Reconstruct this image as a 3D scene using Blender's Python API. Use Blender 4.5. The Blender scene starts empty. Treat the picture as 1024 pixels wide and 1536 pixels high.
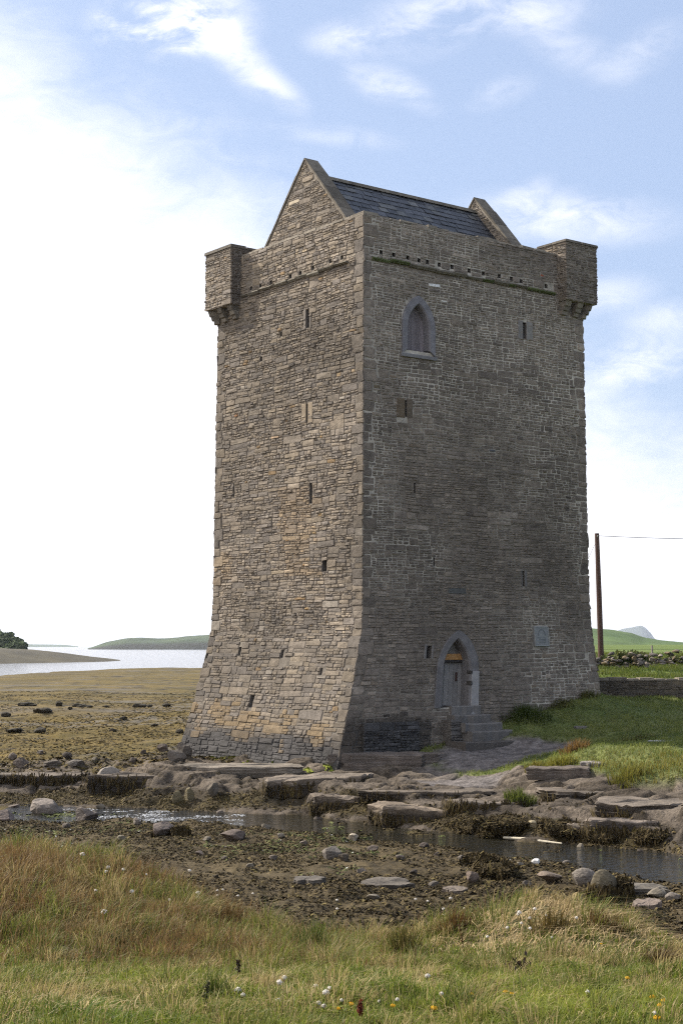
import bpy, math, random
import numpy as np
from mathutils import Vector
S = bpy.context.scene
R = math.radians
rng = np.random.default_rng(7)
random.seed(7)

# ------------------------------------------------------------------ camera
EYE = 3.75
FPX, PITCH = 2315.3, 0.0865964          # focal length in photo pixels, upward pitch
cam = bpy.data.cameras.new("camera")
cam.sensor_fit = 'VERTICAL'; cam.sensor_height = 36.0
cam.lens = 36.0 * FPX / 1536.0
cam.clip_start = 0.1; cam.clip_end = 60000
co = bpy.data.objects.new("camera", cam); S.collection.objects.link(co)
co.location = (0, 0, EYE); co.rotation_euler = (R(90) + PITCH, 0, 0)
S.camera = co

# ------------------------------------------------------------------ light
SUN_EL = R(39)
SUN_AZ = math.atan2(-0.845, 0.535)       # from +Y towards +X; negative = left of the view
sd = Vector((math.sin(SUN_AZ) * math.cos(SUN_EL), math.cos(SUN_AZ) * math.cos(SUN_EL), math.sin(SUN_EL)))
sun = bpy.data.lights.new("sun", 'SUN'); sun.energy = 5.0; sun.angle = R(0.53); sun.color = (1.0, 0.93, 0.82)
so = bpy.data.objects.new("sun", sun); S.collection.objects.link(so)
so.rotation_euler = sd.to_track_quat('Z', 'Y').to_euler(); so.location = (-20, 20, 40)
S.view_settings.view_transform = 'Standard'; S.view_settings.look = 'None'
S.view_settings.gamma = 1; S.view_settings.exposure = 0.75
S.cycles.max_bounces = 5; S.cycles.diffuse_bounces = 3; S.cycles.glossy_bounces = 3
S.cycles.transparent_max_bounces = 6; S.cycles.volume_bounces = 0
S.cycles.use_denoising = False; S.cycles.filter_width = 1.15
S.cycles.sample_clamp_direct = 8; S.cycles.sample_clamp_indirect = 2.5
S.cycles.caustics_reflective = False; S.cycles.caustics_refractive = False

W = bpy.data.worlds.new("World"); S.world = W; W.use_nodes = True


class NT:
    """small node-graph writer"""
    def __init__(s, tree):
        s.t = tree; s.n = tree.nodes; s.l = tree.links

    def add(s, kind, **kw):
        n = s.n.new(kind)
        for k, v in kw.items():
            setattr(n, k, v)
        return n

    def put(s, sock, v):
        if isinstance(v, bpy.types.NodeSocket):
            s.l.new(v, sock)
        elif v is not None:
            if isinstance(v, (tuple, list)) and len(v) == 3 and sock.type == 'RGBA':
                v = (*v, 1)
            sock.default_value = v

    def math(s, op, a, b=None, c=None, clamp=False):
        n = s.add('ShaderNodeMath', operation=op); n.use_clamp = clamp
        for i, v in enumerate((a, b, c)):
            if v is not None:
                s.put(n.inputs[i], v)
        return n.outputs[0]

    def ramp(s, v, lo, hi, a=0.0, b=1.0, smooth=True):
        n = s.add('ShaderNodeMapRange'); n.interpolation_type = 'SMOOTHSTEP' if smooth else 'LINEAR'
        for i, q in enumerate((v, lo, hi, a, b)):
            s.put(n.inputs[i], q)
        return n.outputs[0]

    def noise(s, vec, scale, detail=4, rough=0.55, dist=0.0):
        n = s.add('ShaderNodeTexNoise')
        s.put(n.inputs['Vector'], vec); s.put(n.inputs['Scale'], scale)
        s.put(n.inputs['Detail'], detail); s.put(n.inputs['Roughness'], rough); s.put(n.inputs['Distortion'], dist)
        return n.outputs['Fac']

    def mapping(s, vec, scale=(1, 1, 1), loc=(0, 0, 0), rot=(0, 0, 0)):
        n = s.add('ShaderNodeMapping')
        s.put(n.inputs['Vector'], vec); s.put(n.inputs['Scale'], scale); s.put(n.inputs['Location'], loc); s.put(n.inputs['Rotation'], rot)
        return n.outputs[0]

    def mix(s, f, a, b, mode='MIX'):
        n = s.add('ShaderNodeMix', data_type='RGBA', blend_type=mode)
        s.put(n.inputs[0], f); s.put(n.inputs[6], a); s.put(n.inputs[7], b)
        return n.outputs[2]


# sky: physical sky with thin wind-drawn cloud, laid out by direction
g = NT(W.node_tree)
bg = [n for n in g.n if n.type == 'BACKGROUND'][0]
sky = g.add('ShaderNodeTexSky', sky_type='NISHITA')
sky.sun_disc = False; sky.sun_elevation = SUN_EL; sky.sun_rotation = SUN_AZ
sky.air_density = 1.0; sky.dust_density = 1.6; sky.ozone_density = 1.6; sky.altitude = 0
tc = g.add('ShaderNodeTexCoord')
sep = g.add('ShaderNodeSeparateXYZ'); g.put(sep.inputs[0], tc.outputs['Generated'])
az = g.math('ARCTAN2', sep.outputs[0], sep.outputs[1]); el = g.math('ARCSINE', sep.outputs[2])
cmb = g.add('ShaderNodeCombineXYZ'); g.put(cmb.inputs[0], az); g.put(cmb.inputs[1], el)
ae = cmb.outputs[0]


def blob(a, e, ra, re, rot=0.0):
    """soft patch of sky around one azimuth and elevation"""
    v = g.mapping(g.mapping(ae, loc=(-a, -e, 0)), rot=(0, 0, -rot))
    v = g.mapping(v, scale=(1 / ra, 1 / re, 1))
    ln = g.add('ShaderNodeVectorMath', operation='LENGTH'); g.put(ln.inputs[0], v)
    return g.ramp(ln.outputs['Value'], 1.0, 0.0)


def bsum(items):
    o = None
    for it in items:
        amp = it[-1]; b = g.math('MULTIPLY', blob(*it[:-1]), amp if amp > 1.1 else amp * .72)
        o = b if o is None else g.math('ADD', o, b)
    return o


n_big = g.noise(g.mapping(ae, scale=(9, 16, 1), loc=(3.1, 0.4, 0), rot=(0, 0, 0.35)), 1.0, 7, 0.62, 0.5)
n_fine = g.noise(g.mapping(ae, scale=(26, 60, 1), loc=(1.3, 7.7, 0), rot=(0, 0, 0.12)), 1.0, 6, 0.62, 0.8)
n_mix = g.math('ADD', g.math('MULTIPLY', n_big, 0.6), g.math('MULTIPLY', n_fine, 0.4))
# large veil that whitens the low left of the view and the horizon
lowveil = g.math('ADD', g.math('MULTIPLY', az, -0.55), g.math('MULTIPLY', el, -1.0))
veil = g.ramp(g.math('ADD', lowveil, g.math('MULTIPLY', g.math('SUBTRACT', n_mix, 0.5), 0.18)), -0.31, -0.13)
puffs = bsum([(-0.122, 0.388, 0.06, 0.024, 0.0, 1.5), (-0.095, 0.394, 0.05, 0.030, 0, 1.2), (-0.068, 0.372, 0.045, 0.020, -0.7, 0.9), (-0.04, 0.352, 0.03, 0.014, -0.6, 0.6), (-0.15, 0.392, 0.02, 0.01, 0, .8),
              (0.0, 0.384, 0.035, 0.016, 0, 0.75), (0.055, 0.393, 0.07, 0.028, 0.2, 0.85), (0.115, 0.398, 0.07, 0.02, 0.0, 0.7), (0.02, 0.358, 0.03, 0.014, -0.4, 0.6), (0.043, 0.354, 0.035, 0.014, -0.5, 0.6),
              (0.103, 0.351, 0.035, 0.014, 0.2, 0.5), (0.2, 0.37, 0.04, 0.018, 0.4, 0.5), (0.15, 0.375, 0.06, 0.02, -0.5, 0.4), (-0.10, 0.33, 0.09, 0.012, -0.05, 0.4), (0.0, 0.325, 0.06, 0.010, -0.1, 0.35),
              (0.146, 0.272, 0.10, 0.024, -0.08, 0.85), (0.12, 0.287, 0.03, 0.012, 0.4, 0.5), (0.189, 0.178, 0.07, 0.024, 0.2, 0.95), (0.168, 0.222, 0.05, 0.018, 0.1, 0.6), (0.212, 0.207, 0.05, 0.016, 0.1, 0.6), (0.2, 0.12, 0.1, 0.04, 0, 0.6)])
puff = g.math('MULTIPLY', puffs, g.ramp(n_mix, 0.36, 0.62), clamp=True)
# cloud elsewhere in the dome, away from the view
else_ = g.math('MULTIPLY', g.ramp(n_big, 0.45, 0.75), g.ramp(g.math('ABSOLUTE', az), 0.28, 0.6))
cover = g.math('MAXIMUM', g.math('MAXIMUM', veil, puff), g.math('MULTIPLY', else_, 0.5))
skyc = g.mix(0.58, sky.outputs[0], (3.8, 4.75, 6.8))
cl = g.mix(g.math('MULTIPLY', cover, 0.97), skyc, (9.5, 9.3, 9.6))
g.put(bg.inputs[0], cl); bg.inputs[1].default_value = 0.09

# ------------------------------------------------------------------ numeric helpers
def _hash(ix, iy, seed):
    h = (ix.astype(np.int64) * 374761393 + iy.astype(np.int64) * 668265263 + seed * 974711) & 0xFFFFFFFF
    h = ((h ^ (h >> 13)) * 1274126177) & 0xFFFFFFFF
    h = (h ^ (h >> 16)) & 0xFFFFFF
    return h / float(0xFFFFFF)


def vn(x, y, seed=0):
    x = np.asarray(x, float); y = np.asarray(y, float)
    x0 = np.floor(x); y0 = np.floor(y); fx = x - x0; fy = y - y0
    fx = fx * fx * (3 - 2 * fx); fy = fy * fy * (3 - 2 * fy)
    a = _hash(x0, y0, seed); b = _hash(x0 + 1, y0, seed); c = _hash(x0, y0 + 1, seed); d = _hash(x0 + 1, y0 + 1, seed)
    return (a * (1 - fx) + b * fx) * (1 - fy) + (c * (1 - fx) + d * fx) * fy


def fbm(x, y, seed=0, oct=4, gain=0.5):
    """about -0.5 .. 0.5"""
    o = 0; a = 1; t = 0
    for i in range(oct):
        o = o + a * (vn(x * 2.03 ** i + 17 * i, y * 2.03 ** i - 9 * i, seed + i) - 0.5); t += a; a *= gain
    return o / t * 1.6


def ss(a, b, x):
    t = np.clip((np.asarray(x, float) - a) / (b - a), 0, 1)
    return t * t * (3 - 2 * t)


def lerp(a, b, t):
    return a + (b - a) * t


class MB:
    """collects polygons with a colour per vertex and links them as ONE mesh"""
    def __init__(s):
        s.v = []; s.c = []; s.f = {}; s.n = 0

    def add(s, v, faces, col=(0.2, 0.2, 0.2)):
        v = np.asarray(v, float).reshape(-1, 3)
        s.v.append(v)
        col = np.asarray(col, float)
        if col.ndim == 1:
            col = np.tile(col[:3], (len(v), 1))
        s.c.append(col)
        for f in faces:
            f = np.asarray(f, np.int64)
            if f.ndim == 1:
                f = f[None]
            s.f.setdefault(f.shape[1], []).append(f + s.n)
        s.n += len(v)

    def box(s, c, half, col=(0.2, 0.2, 0.2), ax=None, taper=0.0):
        ax = np.eye(3) if ax is None else np.asarray(ax, float)
        q = np.array([[-1, -1, -1], [1, -1, -1], [1, 1, -1], [-1, 1, -1], [-1, -1, 1], [1, -1, 1], [1, 1, 1], [-1, 1, 1]], float)
        q[4:, :2] *= 1 - taper
        s.add(np.asarray(c) + (q * np.asarray(half)) @ ax, [[0, 3, 2, 1], [4, 5, 6, 7], [0, 1, 5, 4], [1, 2, 6, 5], [2, 3, 7, 6], [3, 0, 4, 7]], col)

    def tube(s, pts, radii, n=8, col=(0.2, 0.2, 0.2)):
        pts = np.asarray(pts, float); k = len(pts)
        radii = np.broadcast_to(np.asarray(radii, float), (k,))
        d = np.gradient(pts, axis=0); d /= np.linalg.norm(d, axis=1)[:, None] + 1e-9
        up = np.where(np.abs(d[:, 2:3]) > 0.9, [[1.0, 0, 0]], [[0, 0, 1.0]])
        a = np.cross(d, up); a /= np.linalg.norm(a, axis=1)[:, None] + 1e-9
        b = np.cross(d, a)
        t = np.linspace(0, 2 * np.pi, n, endpoint=False)
        v = pts[:, None] + radii[:, None, None] * (np.cos(t)[None, :, None] * a[:, None] + np.sin(t)[None, :, None] * b[:, None])
        F = []
        for i in range(k - 1):
            for j in range(n):
                F.append([i * n + j, i * n + (j + 1) % n, (i + 1) * n + (j + 1) % n, (i + 1) * n + j])
        s.add(v.reshape(-1, 3), [np.array(F)], col)
        s.add(v[-1], [list(range(n))], col); s.add(v[0], [list(range(n))[::-1]], col)

    def build(s, name, mat, parent=None, loc=None, smooth=False, local=False):
        v = np.concatenate(s.v); c = np.concatenate(s.c)
        org = np.zeros(3)
        if parent is not None and not local:
            p = parent
            while p.parent is not None:
                p = p.parent
            org = np.array(p.location)
        elif loc is not None:
            org = np.asarray(loc, float)
        v = v - (0 if local else org)
        me = bpy.data.meshes.new(name)
        idx = []; st = []; tot = []; o = 0
        for k, fl in s.f.items():
            fa = np.concatenate(fl)
            idx.append(fa.ravel()); st.append(o + np.arange(len(fa)) * k); tot.append(np.full(len(fa), k)); o += fa.size
        idx = np.concatenate(idx); st = np.concatenate(st); tot = np.concatenate(tot)
        me.vertices.add(len(v)); me.vertices.foreach_set('co', v.astype(np.float32).ravel())
        me.loops.add(len(idx)); me.loops.foreach_set('vertex_index', idx.astype(np.int32))
        me.polygons.add(len(st)); me.polygons.foreach_set('loop_start', st.astype(np.int32))
        me.polygons.foreach_set('loop_total', tot.astype(np.int32))
        at = me.attributes.new('col', 'FLOAT_COLOR', 'POINT')
        at.data.foreach_set('color', np.concatenate([c, np.ones((len(c), 1))], 1).astype(np.float32).ravel())
        me.update(calc_edges=True); me.validate()
        me.polygons.foreach_set('use_smooth', np.full(len(me.polygons), smooth))
        me.materials.append(mat)
        ob = bpy.data.objects.new(name, me); S.collection.objects.link(ob)
        if parent is not None:
            ob.parent = parent
        elif loc is not None:
            ob.location = tuple(org)
        return ob


def empty(name, loc, rz=0.0):
    o = bpy.data.objects.new(name, None); S.collection.objects.link(o)
    o.empty_display_size = 0.3; o.location = tuple(loc); o.rotation_euler = (0, 0, rz)
    return o


def tag(o, label=None, cat=None, group=None, kind=None):
    if label: o['label'] = label
    if cat: o['category'] = cat
    if group: o['group'] = group
    if kind: o['kind'] = kind
    return o


# ------------------------------------------------------------------ materials
def vmat(name, rough=0.9, n1=6.0, a1=0.35, n2=40.0, a2=0.25, bump=0.4, bdist=0.02, bscale=30.0, spec=0.25, stretch=(1, 1, 1), wet=None):
    """vertex-coloured surface broken up by two sizes of noise, with a noise bump"""
    m = bpy.data.materials.new(name); m.use_nodes = True
    g = NT(m.node_tree); b = g.n['Principled BSDF']
    at = g.add('ShaderNodeAttribute', attribute_name='col')
    tc = g.add('ShaderNodeTexCoord'); v = g.mapping(tc.outputs['Object'], scale=stretch)
    f = g.math('ADD', g.ramp(g.noise(v, n1, 5, 0.6), 0.25, 0.75, 1 - a1, 1 + a1), g.ramp(g.noise(v, n2, 4, 0.6), 0.25, 0.75, -a2, a2))
    c = g.mix(1.0, at.outputs['Color'], None, 'MULTIPLY')
    mx = c.node; cc = g.add('ShaderNodeCombineColor')
    for i in range(3):
        g.put(cc.inputs[i], f)
    g.put(mx.inputs[7], cc.outputs[0])
    g.put(b.inputs['Base Color'], c)
    b.inputs['Roughness'].default_value = rough; b.inputs['Specular IOR Level'].default_value = spec
    if bump:
        bn = g.add('ShaderNodeBump'); bn.inputs['Strength'].default_value = bump; bn.inputs['Distance'].default_value = bdist
        g.put(bn.inputs['Height'], g.noise(v, bscale, 6, 0.65)); g.put(b.inputs['Normal'], bn.outputs[0])
    return m


M_STONE = vmat('rubble stone', 0.92, 5, 0.28, 38, 0.30, 0.9, 0.02, 22)
M_MORTAR = vmat('lime mortar', 0.95, 3, 0.30, 60, 0.25, 0.8, 0.015, 50)
M_DRESSED = vmat('dressed stone', 0.85, 4, 0.18, 60, 0.15, 0.5, 0.008, 50)
M_SLATE = vmat('slate', 0.55, 3, 0.25, 30, 0.25, 0.3, 0.006, 40, spec=0.5)
M_WOOD = vmat('weathered wood', 0.85, 5, 0.25, 40, 0.25, 0.5, 0.006, 30, stretch=(6, 6, 0.6))
M_DARK = vmat('dark interior', 0.95, 5, 0.2, 40, 0.1, 0)
M_ROCK = vmat('shore rock', 0.88, 2.2, 0.30, 24, 0.28, 0.9, 0.035, 10, stretch=(1, 1, 2.5))
M_GROUND = vmat('ground', 0.95, 1.6, 0.22, 16, 0.38, 1.0, 0.05, 11, spec=0.15)
M_WEED = vmat('wrack', 0.8, 4, 0.25, 30, 0.2, 0, spec=0.12)
M_HILL = vmat('hill turf', 0.95, 0.02, 0.15, 0.11, 0.2, 0)
M_METAL = vmat('bronze plaque', 0.45, 8, 0.15, 50, 0.15, 0.2, 0.003, 40, spec=0.5)
M_POLE = vmat('creosoted pole', 0.8, 3, 0.2, 30, 0.2, 0.4, 0.01, 20, stretch=(5, 5, 0.5))
M_WIRE = vmat('wire', 0.6, 3, 0.1, 30, 0.1, 0)
M_PAINT = vmat('white render', 0.8, 1, 0.05, 5, 0.05, 0)


def leafmat(name, rough=0.65, trans=0.35):
    m = bpy.data.materials.new(name); m.use_nodes = True
    g = NT(m.node_tree); b = g.n['Principled BSDF']; out = g.n['Material Output']
    at = g.add('ShaderNodeAttribute', attribute_name='col')
    g.put(b.inputs['Base Color'], at.outputs['Color']); b.inputs['Roughness'].default_value = rough
    b.inputs['Specular IOR Level'].default_value = 0.25
    tr = g.add('ShaderNodeBsdfTranslucent'); g.put(tr.inputs['Color'], at.outputs['Color'])
    mx = g.add('ShaderNodeMixShader'); mx.inputs[0].default_value = trans
    g.l.new(b.outputs[0], mx.inputs[1]); g.l.new(tr.outputs[0], mx.inputs[2]); g.l.new(mx.outputs[0], out.inputs['Surface'])
    return m


M_GRASS = leafmat('grass blade', 0.6, 0.45); M_LEAF = leafmat('leaf'); M_PETAL = leafmat('petal', 0.7, 0.3)


def watermat(name, col, rough, layers, strength, dist):
    m = bpy.data.materials.new(name); m.use_nodes = True
    g = NT(m.node_tree); b = g.n['Principled BSDF']
    b.inputs['Base Color'].default_value = (*col, 1); b.inputs['Roughness'].default_value = rough
    b.inputs['IOR'].default_value = 1.33; b.inputs['Specular IOR Level'].default_value = 0.5
    tc = g.add('ShaderNodeTexCoord'); h = None
    for sc, w, a in layers:
        q = g.math('MULTIPLY', g.noise(g.mapping(tc.outputs['Object'], scale=sc), 1.0, 4, 0.55, 0.4), a)
        h = q if h is None else g.math('ADD', h, q)
    bn = g.add('ShaderNodeBump'); bn.inputs['Strength'].default_value = strength; bn.inputs['Distance'].default_value = dist
    g.put(bn.inputs['Height'], h); g.put(b.inputs['Normal'], bn.outputs[0])
    return m


M_SEA = watermat('sea water', (0.03, 0.045, 0.06), 0.12, [((0.25, 0.6, 1), 1, 0.7), ((1.3, 2.5, 1), 1, 0.3)], 0.5, 0.5)
M_STREAM = watermat('stream water', (0.018, 0.016, 0.01), 0.04, [((1.6, 2.6, 1), 1, 0.5), ((5, 8, 1), 1, 0.5)], 1.0, 0.16)

# ------------------------------------------------------------------ terrain
YAW = 0.91636
DR = np.array([math.sin(YAW), math.cos(YAW), 0.0])      # along the entrance face, away from the near corner
DL = np.array([-math.cos(YAW), math.sin(YAW), 0.0])     # along the sea face
C0 = np.array([0.68, 48.0, 0.0]); TU, TV = 9.97, 8.44
ZTOP, ZSTR = 17.45, 16.05

cx = np.array([-40, -14, -10, -5.9, -3.8, -1.1, 1.5, 3.7, 5.9, 7.4, 14, 40.])
c_foot = np.array([44., 45.8, 45.4, 44.2, 43.6, 42.4, 39.8, 37.5, 35.9, 34.4, 29, 18.])
c_top = np.array([46., 47.4, 47.2, 46.6, 45.8, 44.2, 41.7, 40.0, 37.9, 36.2, 32, 21.])
c_near = np.array([38., 40.8, 40.9, 41.6, 40.8, 38.7, 35.9, 32.6, 28.4, 25.9, 20, 10.])
c_grass = np.array([60., 60, 60, 60, 60, 60, 48.0, 45.0, 42.3, 39.2, 35.5, 24.])

UP = np.array([  # upper shore, lawn, field: X, Y, z
    (-14, 47.6, -.25), (-10, 47.4, -.2), (-6.3, 47.1, -.12), (-3, 46, -.08), (-1.1, 44.3, -.05), (1.5, 42, .0), (4, 40.2, .08), (6.2, 38.2, .2), (8, 36.6, .12), (14, 32.5, .15),
    (-.5, 46.2, .0), (-3, 50, .0), (-5.6, 54, .0), (-8, 52, -.2), (-14, 52, -.33), (-20, 60, -.4),
    (2, 47.2, .22), (3.4, 47.6, .42), (4.6, 47.4, .45), (4.1, 45.4, .15), (4.8, 43, .12), (6.1, 41.6, .5), (6.6, 43.9, .95), (5.6, 49, .5), (7.0, 47.5, .62),
    (5.9, 51.2, 1.4), (4.8, 50.6, 1.1), (7.2, 52.6, 1.75), (8.7, 54, 2.1), (8.3, 37.5, .45), (9.3, 42, .98), (8.65, 46.8, .85), (10.5, 49.7, 1.15), (9.8, 51.6, 1.5), (10.6, 55.5, 1.88),
    (9.5, 57.6, 1.98), (13, 57.5, 1.98), (9.5, 60, 2.1), (13, 63, 2.2), (12, 75, 2.55), (20, 75, 2.6), (30, 57, 2.2), (20, 48, 1.3), (20, 40, 1.0), (16, 42, 1.1), (15, 36.5, .6), (30, 30, .9),
    (25, 95, 2.9), (12, 110, 3.0), (40, 110, 3.2), (-6, 58, -.1), (-5, 70, -.25), (-10, 70, -.38), (-30, 70, -.42), (-20, 100, -.45), (-9, 100, -.42), (-30, 120, -.45), (-12, 120, -.45),
    (2, 62, 1.2), (3, 80, 1.5), (5, 110, 2.0), (-30, 48, -.3)], float)


def _rbf(P):
    n = len(P); d = np.hypot(P[:, None, 0] - P[None, :, 0], P[:, None, 1] - P[None, :, 1])
    K = np.where(d > 0, d * d * np.log(d + 1e-12), 0) + np.eye(n) * 0.5
    A = np.zeros((n + 3, n + 3)); A[:n, :n] = K; A[:n, n] = 1; A[:n, n + 1:] = P[:, :2]; A[n:, :n] = A[:n, n:].T
    return np.linalg.solve(A, np.concatenate([P[:, 2], np.zeros(3)]))


UPW = _rbf(UP)


def upper(X, Y):
    X = np.clip(X, -30, 40); Yc = np.clip(Y, 28, 120)
    o = UPW[-3] + UPW[-2] * X + UPW[-1] * Yc
    for (px, py, _), w in zip(UP, UPW[:-3]):
        d2 = (X - px) ** 2 + (Yc - py) ** 2
        o = o + w * 0.5 * d2 * np.log(d2 + 1e-12)
    return o


def lower(X, Y):
    """near bank: grassy rise the viewer stands on, mud falling to the stream"""
    left = ss(0.2, -3.5, X); rise = 0.74 * left * ss(11, 15.5, Y) * ss(22, 19, Y)
    edge = 15.2 + 2.6 * left + 0.5 * fbm(X * .5, X * 0 + 3, 5)
    yy = np.array([-20, 0, 6.7, 10, 12.5]); zz = np.array([2.2, 2.2, 2.08, 1.64, 1.20])
    top = np.interp(np.minimum(Y, edge), list(yy) + [15.2, 18.2], list(zz) + [0.80, 0.60]) + rise - .12 * ss(2.2, 3.4, X) * ss(10, 13, Y)
    top = top + 0.46 * np.exp(-((X - 1.75) / 1.15) ** 2 - ((Y - 14.0) / 1.5) ** 2)
    mud = np.interp(Y, [10, 17, 20, 24, 30, 36, 42], [.3, .12, -.06, -.3, -.55, -.72, -.8])
    t = ss(0.0, 2.2, Y - edge)
    return lerp(top, mud, t), t


def voro(x, y, seed):
    """cell random value and distance to the cell border"""
    x0 = np.floor(x); y0 = np.floor(y); d1 = np.full(x.shape, 9.); d2 = np.full(x.shape, 9.); idv = np.zeros(x.shape); tx = np.zeros(x.shape)
    for i in (-1, 0, 1):
        for j in (-1, 0, 1):
            cx__, cy__ = x0 + i, y0 + j; h = _hash(cx__, cy__, seed)
            px = cx__ + .1 + .8 * h; py = cy__ + .1 + .8 * _hash(cx__, cy__, seed + 1); d = np.hypot(x - px, y - py)
            n = d < d1; d2 = np.where(n, d1, np.minimum(d2, d)); d1 = np.where(n, d, d1)
            idv = np.where(n, _hash(cx__, cy__, seed + 2), idv); tx = np.where(n, y - py, tx)
    return idv, d2 - d1, tx


def zones(X, Y):
    """height plus weights of the ground kinds"""
    X = np.asarray(X, float); Y = np.asarray(Y, float)
    wob = 0.9 * fbm(X * .45, Y * .3, 11) + 0.5 * fbm(X * 1.3, Y * .9, 12, 3)
    foot = np.interp(X, cx, c_foot) + wob * .8; top = np.interp(X, cx, c_top) + wob
    near = np.interp(X, cx, c_near) + 0.9 * fbm(X * .5, Y * .4, 13)
    up = upper(X, Y)
    # ledges of bedrock: stepped plates
    rockband = ss(0.8, -0.2, (Y - top - 5.5) / 2) * ss(-1.5, 0.2, Y - foot)
    n = 1.5 * fbm(X * .22 + 3, Y * .42, 21, 3) + .3 * fbm(X * 1.2, Y * 1.6, 22, 3)
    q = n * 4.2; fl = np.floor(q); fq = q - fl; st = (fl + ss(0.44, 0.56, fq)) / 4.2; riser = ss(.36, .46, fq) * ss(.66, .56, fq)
    wx = X + .5 * fbm(X * .8, Y * .8, 24); wy = Y + .4 * fbm(X * .8 + 4, Y * .8, 25)
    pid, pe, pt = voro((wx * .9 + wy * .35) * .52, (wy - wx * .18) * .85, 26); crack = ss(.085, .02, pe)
    grass_r = ss(-.35, .35, Y - np.interp(X, cx, c_grass) + .9 * fbm(X * .8, Y * .8, 31)) * ss(1.2, 2.2, X)
    gravel = ss(1.15, .75, np.hypot((X - 4.9 - .25 * (Y - 47.5)) / 2.7, (Y - 47.6) / 2.5) + .35 * fbm(X, Y, 33)) * ss(1.0, .75, up)
    gravel = np.maximum(gravel, .9 * ss(1.1, .7, np.hypot((X - 3.3) / 1.6, (Y - 43.2) / 1.0) + .3 * fbm(X, Y, 36)))
    moundg = ss(.72, .95, up) * ss(2.5, 3.5, X) * ss(44, 46, Y)
    grass_r = np.maximum(grass_r * (1 - gravel), moundg * (1 - gravel)) * ss(55, 60, Y + 60 * (X > 1.5))
    rock = rockband * (1 - grass_r)
    up = up + rock * (1 - .8 * gravel) * (.40 * st + .16 * (pid - .5) + .10 * pt - .09 * crack) + (.03 * fbm(X * 2, Y * 2, 23) + .05 * fbm(X * 1.6 + Y * .5, Y * 6.5 - X * .8, 27, 3) + .03 * fbm(X * 6, Y * 6, 28, 2) + .07 * np.round(2.2 * fbm(X * .7, Y * 1.5, 29, 3) * 2.5) / 2.5) * rock * (1 - .8 * gravel)
    up = up + .07 * grass_r * fbm(X * 1.1, Y * 1.1, 34) * 1.6
    # seaweed flat
    flat = ss(-2.0, -5.0, X + .02 * (Y - 50)) * ss(47.5, 50.5, Y - wob) * (1 - ss(200, 330, Y) * .0)
    bumps = .34 * fbm(X * .33, Y * .42, 41, 4) + .16 * fbm(X * 1.3, Y * 1.3, 42, 4) + .5 * np.maximum(fbm(X * .12 + 5, Y * .2, 43, 3) - .12, 0)
    up = up + flat * bumps * ss(46.5, 50, Y)
    lo, t = lower(X, Y)
    mudw = ss(.35, .8, t)
    lo = lo + mudw * (.16 * fbm(X * .7, Y * .7, 51) + .12 * fbm(X * 2.6, Y * 2.6, 52, 3)) + (1 - mudw) * (.10 * fbm(X * .9, Y * .9, 53) + .07 * fbm(X * 3, Y * 3, 54, 3))
    opn = ss(2.5, 5.5, X)
    bed = -1.02 - .10 * opn + (.50 - .30 * opn) * fbm(X * .8, Y * .8, 55, 4) + .18 * fbm(X * 2.4, Y * 2.4, 56, 3)
    # islands of wrack in the wide stretch
    ramp = ss(0, 1, (Y - foot) / np.maximum(top - foot, .5))
    rq = ramp * 3 + 1.2 * fbm(X * .7, Y * .3, 57); rf = np.floor(rq); ramps = np.clip((rf + ss(.1, .5, rq - rf)) / 3.2, 0, 1)
    ramps = lerp(ramp, ramps, .55)
    kn = ss(0, 1, (near - Y + .8) / 1.6)
    z = np.where(Y > foot, lerp(-.86 + 0 * Y, up, ramps), bed)
    z = lerp(z, lo, kn * (Y < foot - .3))
    z = np.where((Y <= foot) & (Y > foot - .8), lerp(z, np.maximum(z, -.9), ss(foot - .8, foot, Y)), z)
    bank = ss(.02, .15, ramp) * ss(.78 - .40 * ss(3.5, 6, X), .5 - .30 * ss(3.5, 6, X), ramp + .3 * fbm(X * .9, Y * .9, 58))
    # far ground beyond the modelled shore
    a = X / np.maximum(Y, 1)
    land = ss(-.02, .08, a)
    farr = lerp(-.5 + .22 * fbm(X * .12, Y * .12, 61) + .12 * fbm(X * .5, Y * .5, 62), np.interp(Y, [90, 120, 250, 500, 900], [2.9, 3.1, 3.7, 4.2, -2.]), land)
    shore = ss(285, 345, Y + 30 * fbm(X * .03, Y * .02, 63) + 180 * ss(-.12, -.4, a)) * (1 - land)
    farr = farr - 2.2 * shore
    tf = ss(88, 118, Y)
    z = lerp(z, farr, tf)
    z = np.where(Y < 0, 2.2, z)
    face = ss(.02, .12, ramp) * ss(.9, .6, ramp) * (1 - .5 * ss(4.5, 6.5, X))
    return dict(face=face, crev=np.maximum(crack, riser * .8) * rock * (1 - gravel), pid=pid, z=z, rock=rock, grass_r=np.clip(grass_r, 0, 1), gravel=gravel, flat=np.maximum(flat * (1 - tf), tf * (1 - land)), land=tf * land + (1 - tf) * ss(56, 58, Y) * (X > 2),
                bank=bank, mud=mudw * kn * (Y < foot), turf=(1 - ss(.25, .6, t)) * (Y < 25), stream=(Y < foot) * (1 - kn), foot=foot, top=top, near=near)


def height(X, Y):
    return zones(np.atleast_1d(np.asarray(X, float)), np.atleast_1d(np.asarray(Y, float)))['z']


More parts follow.
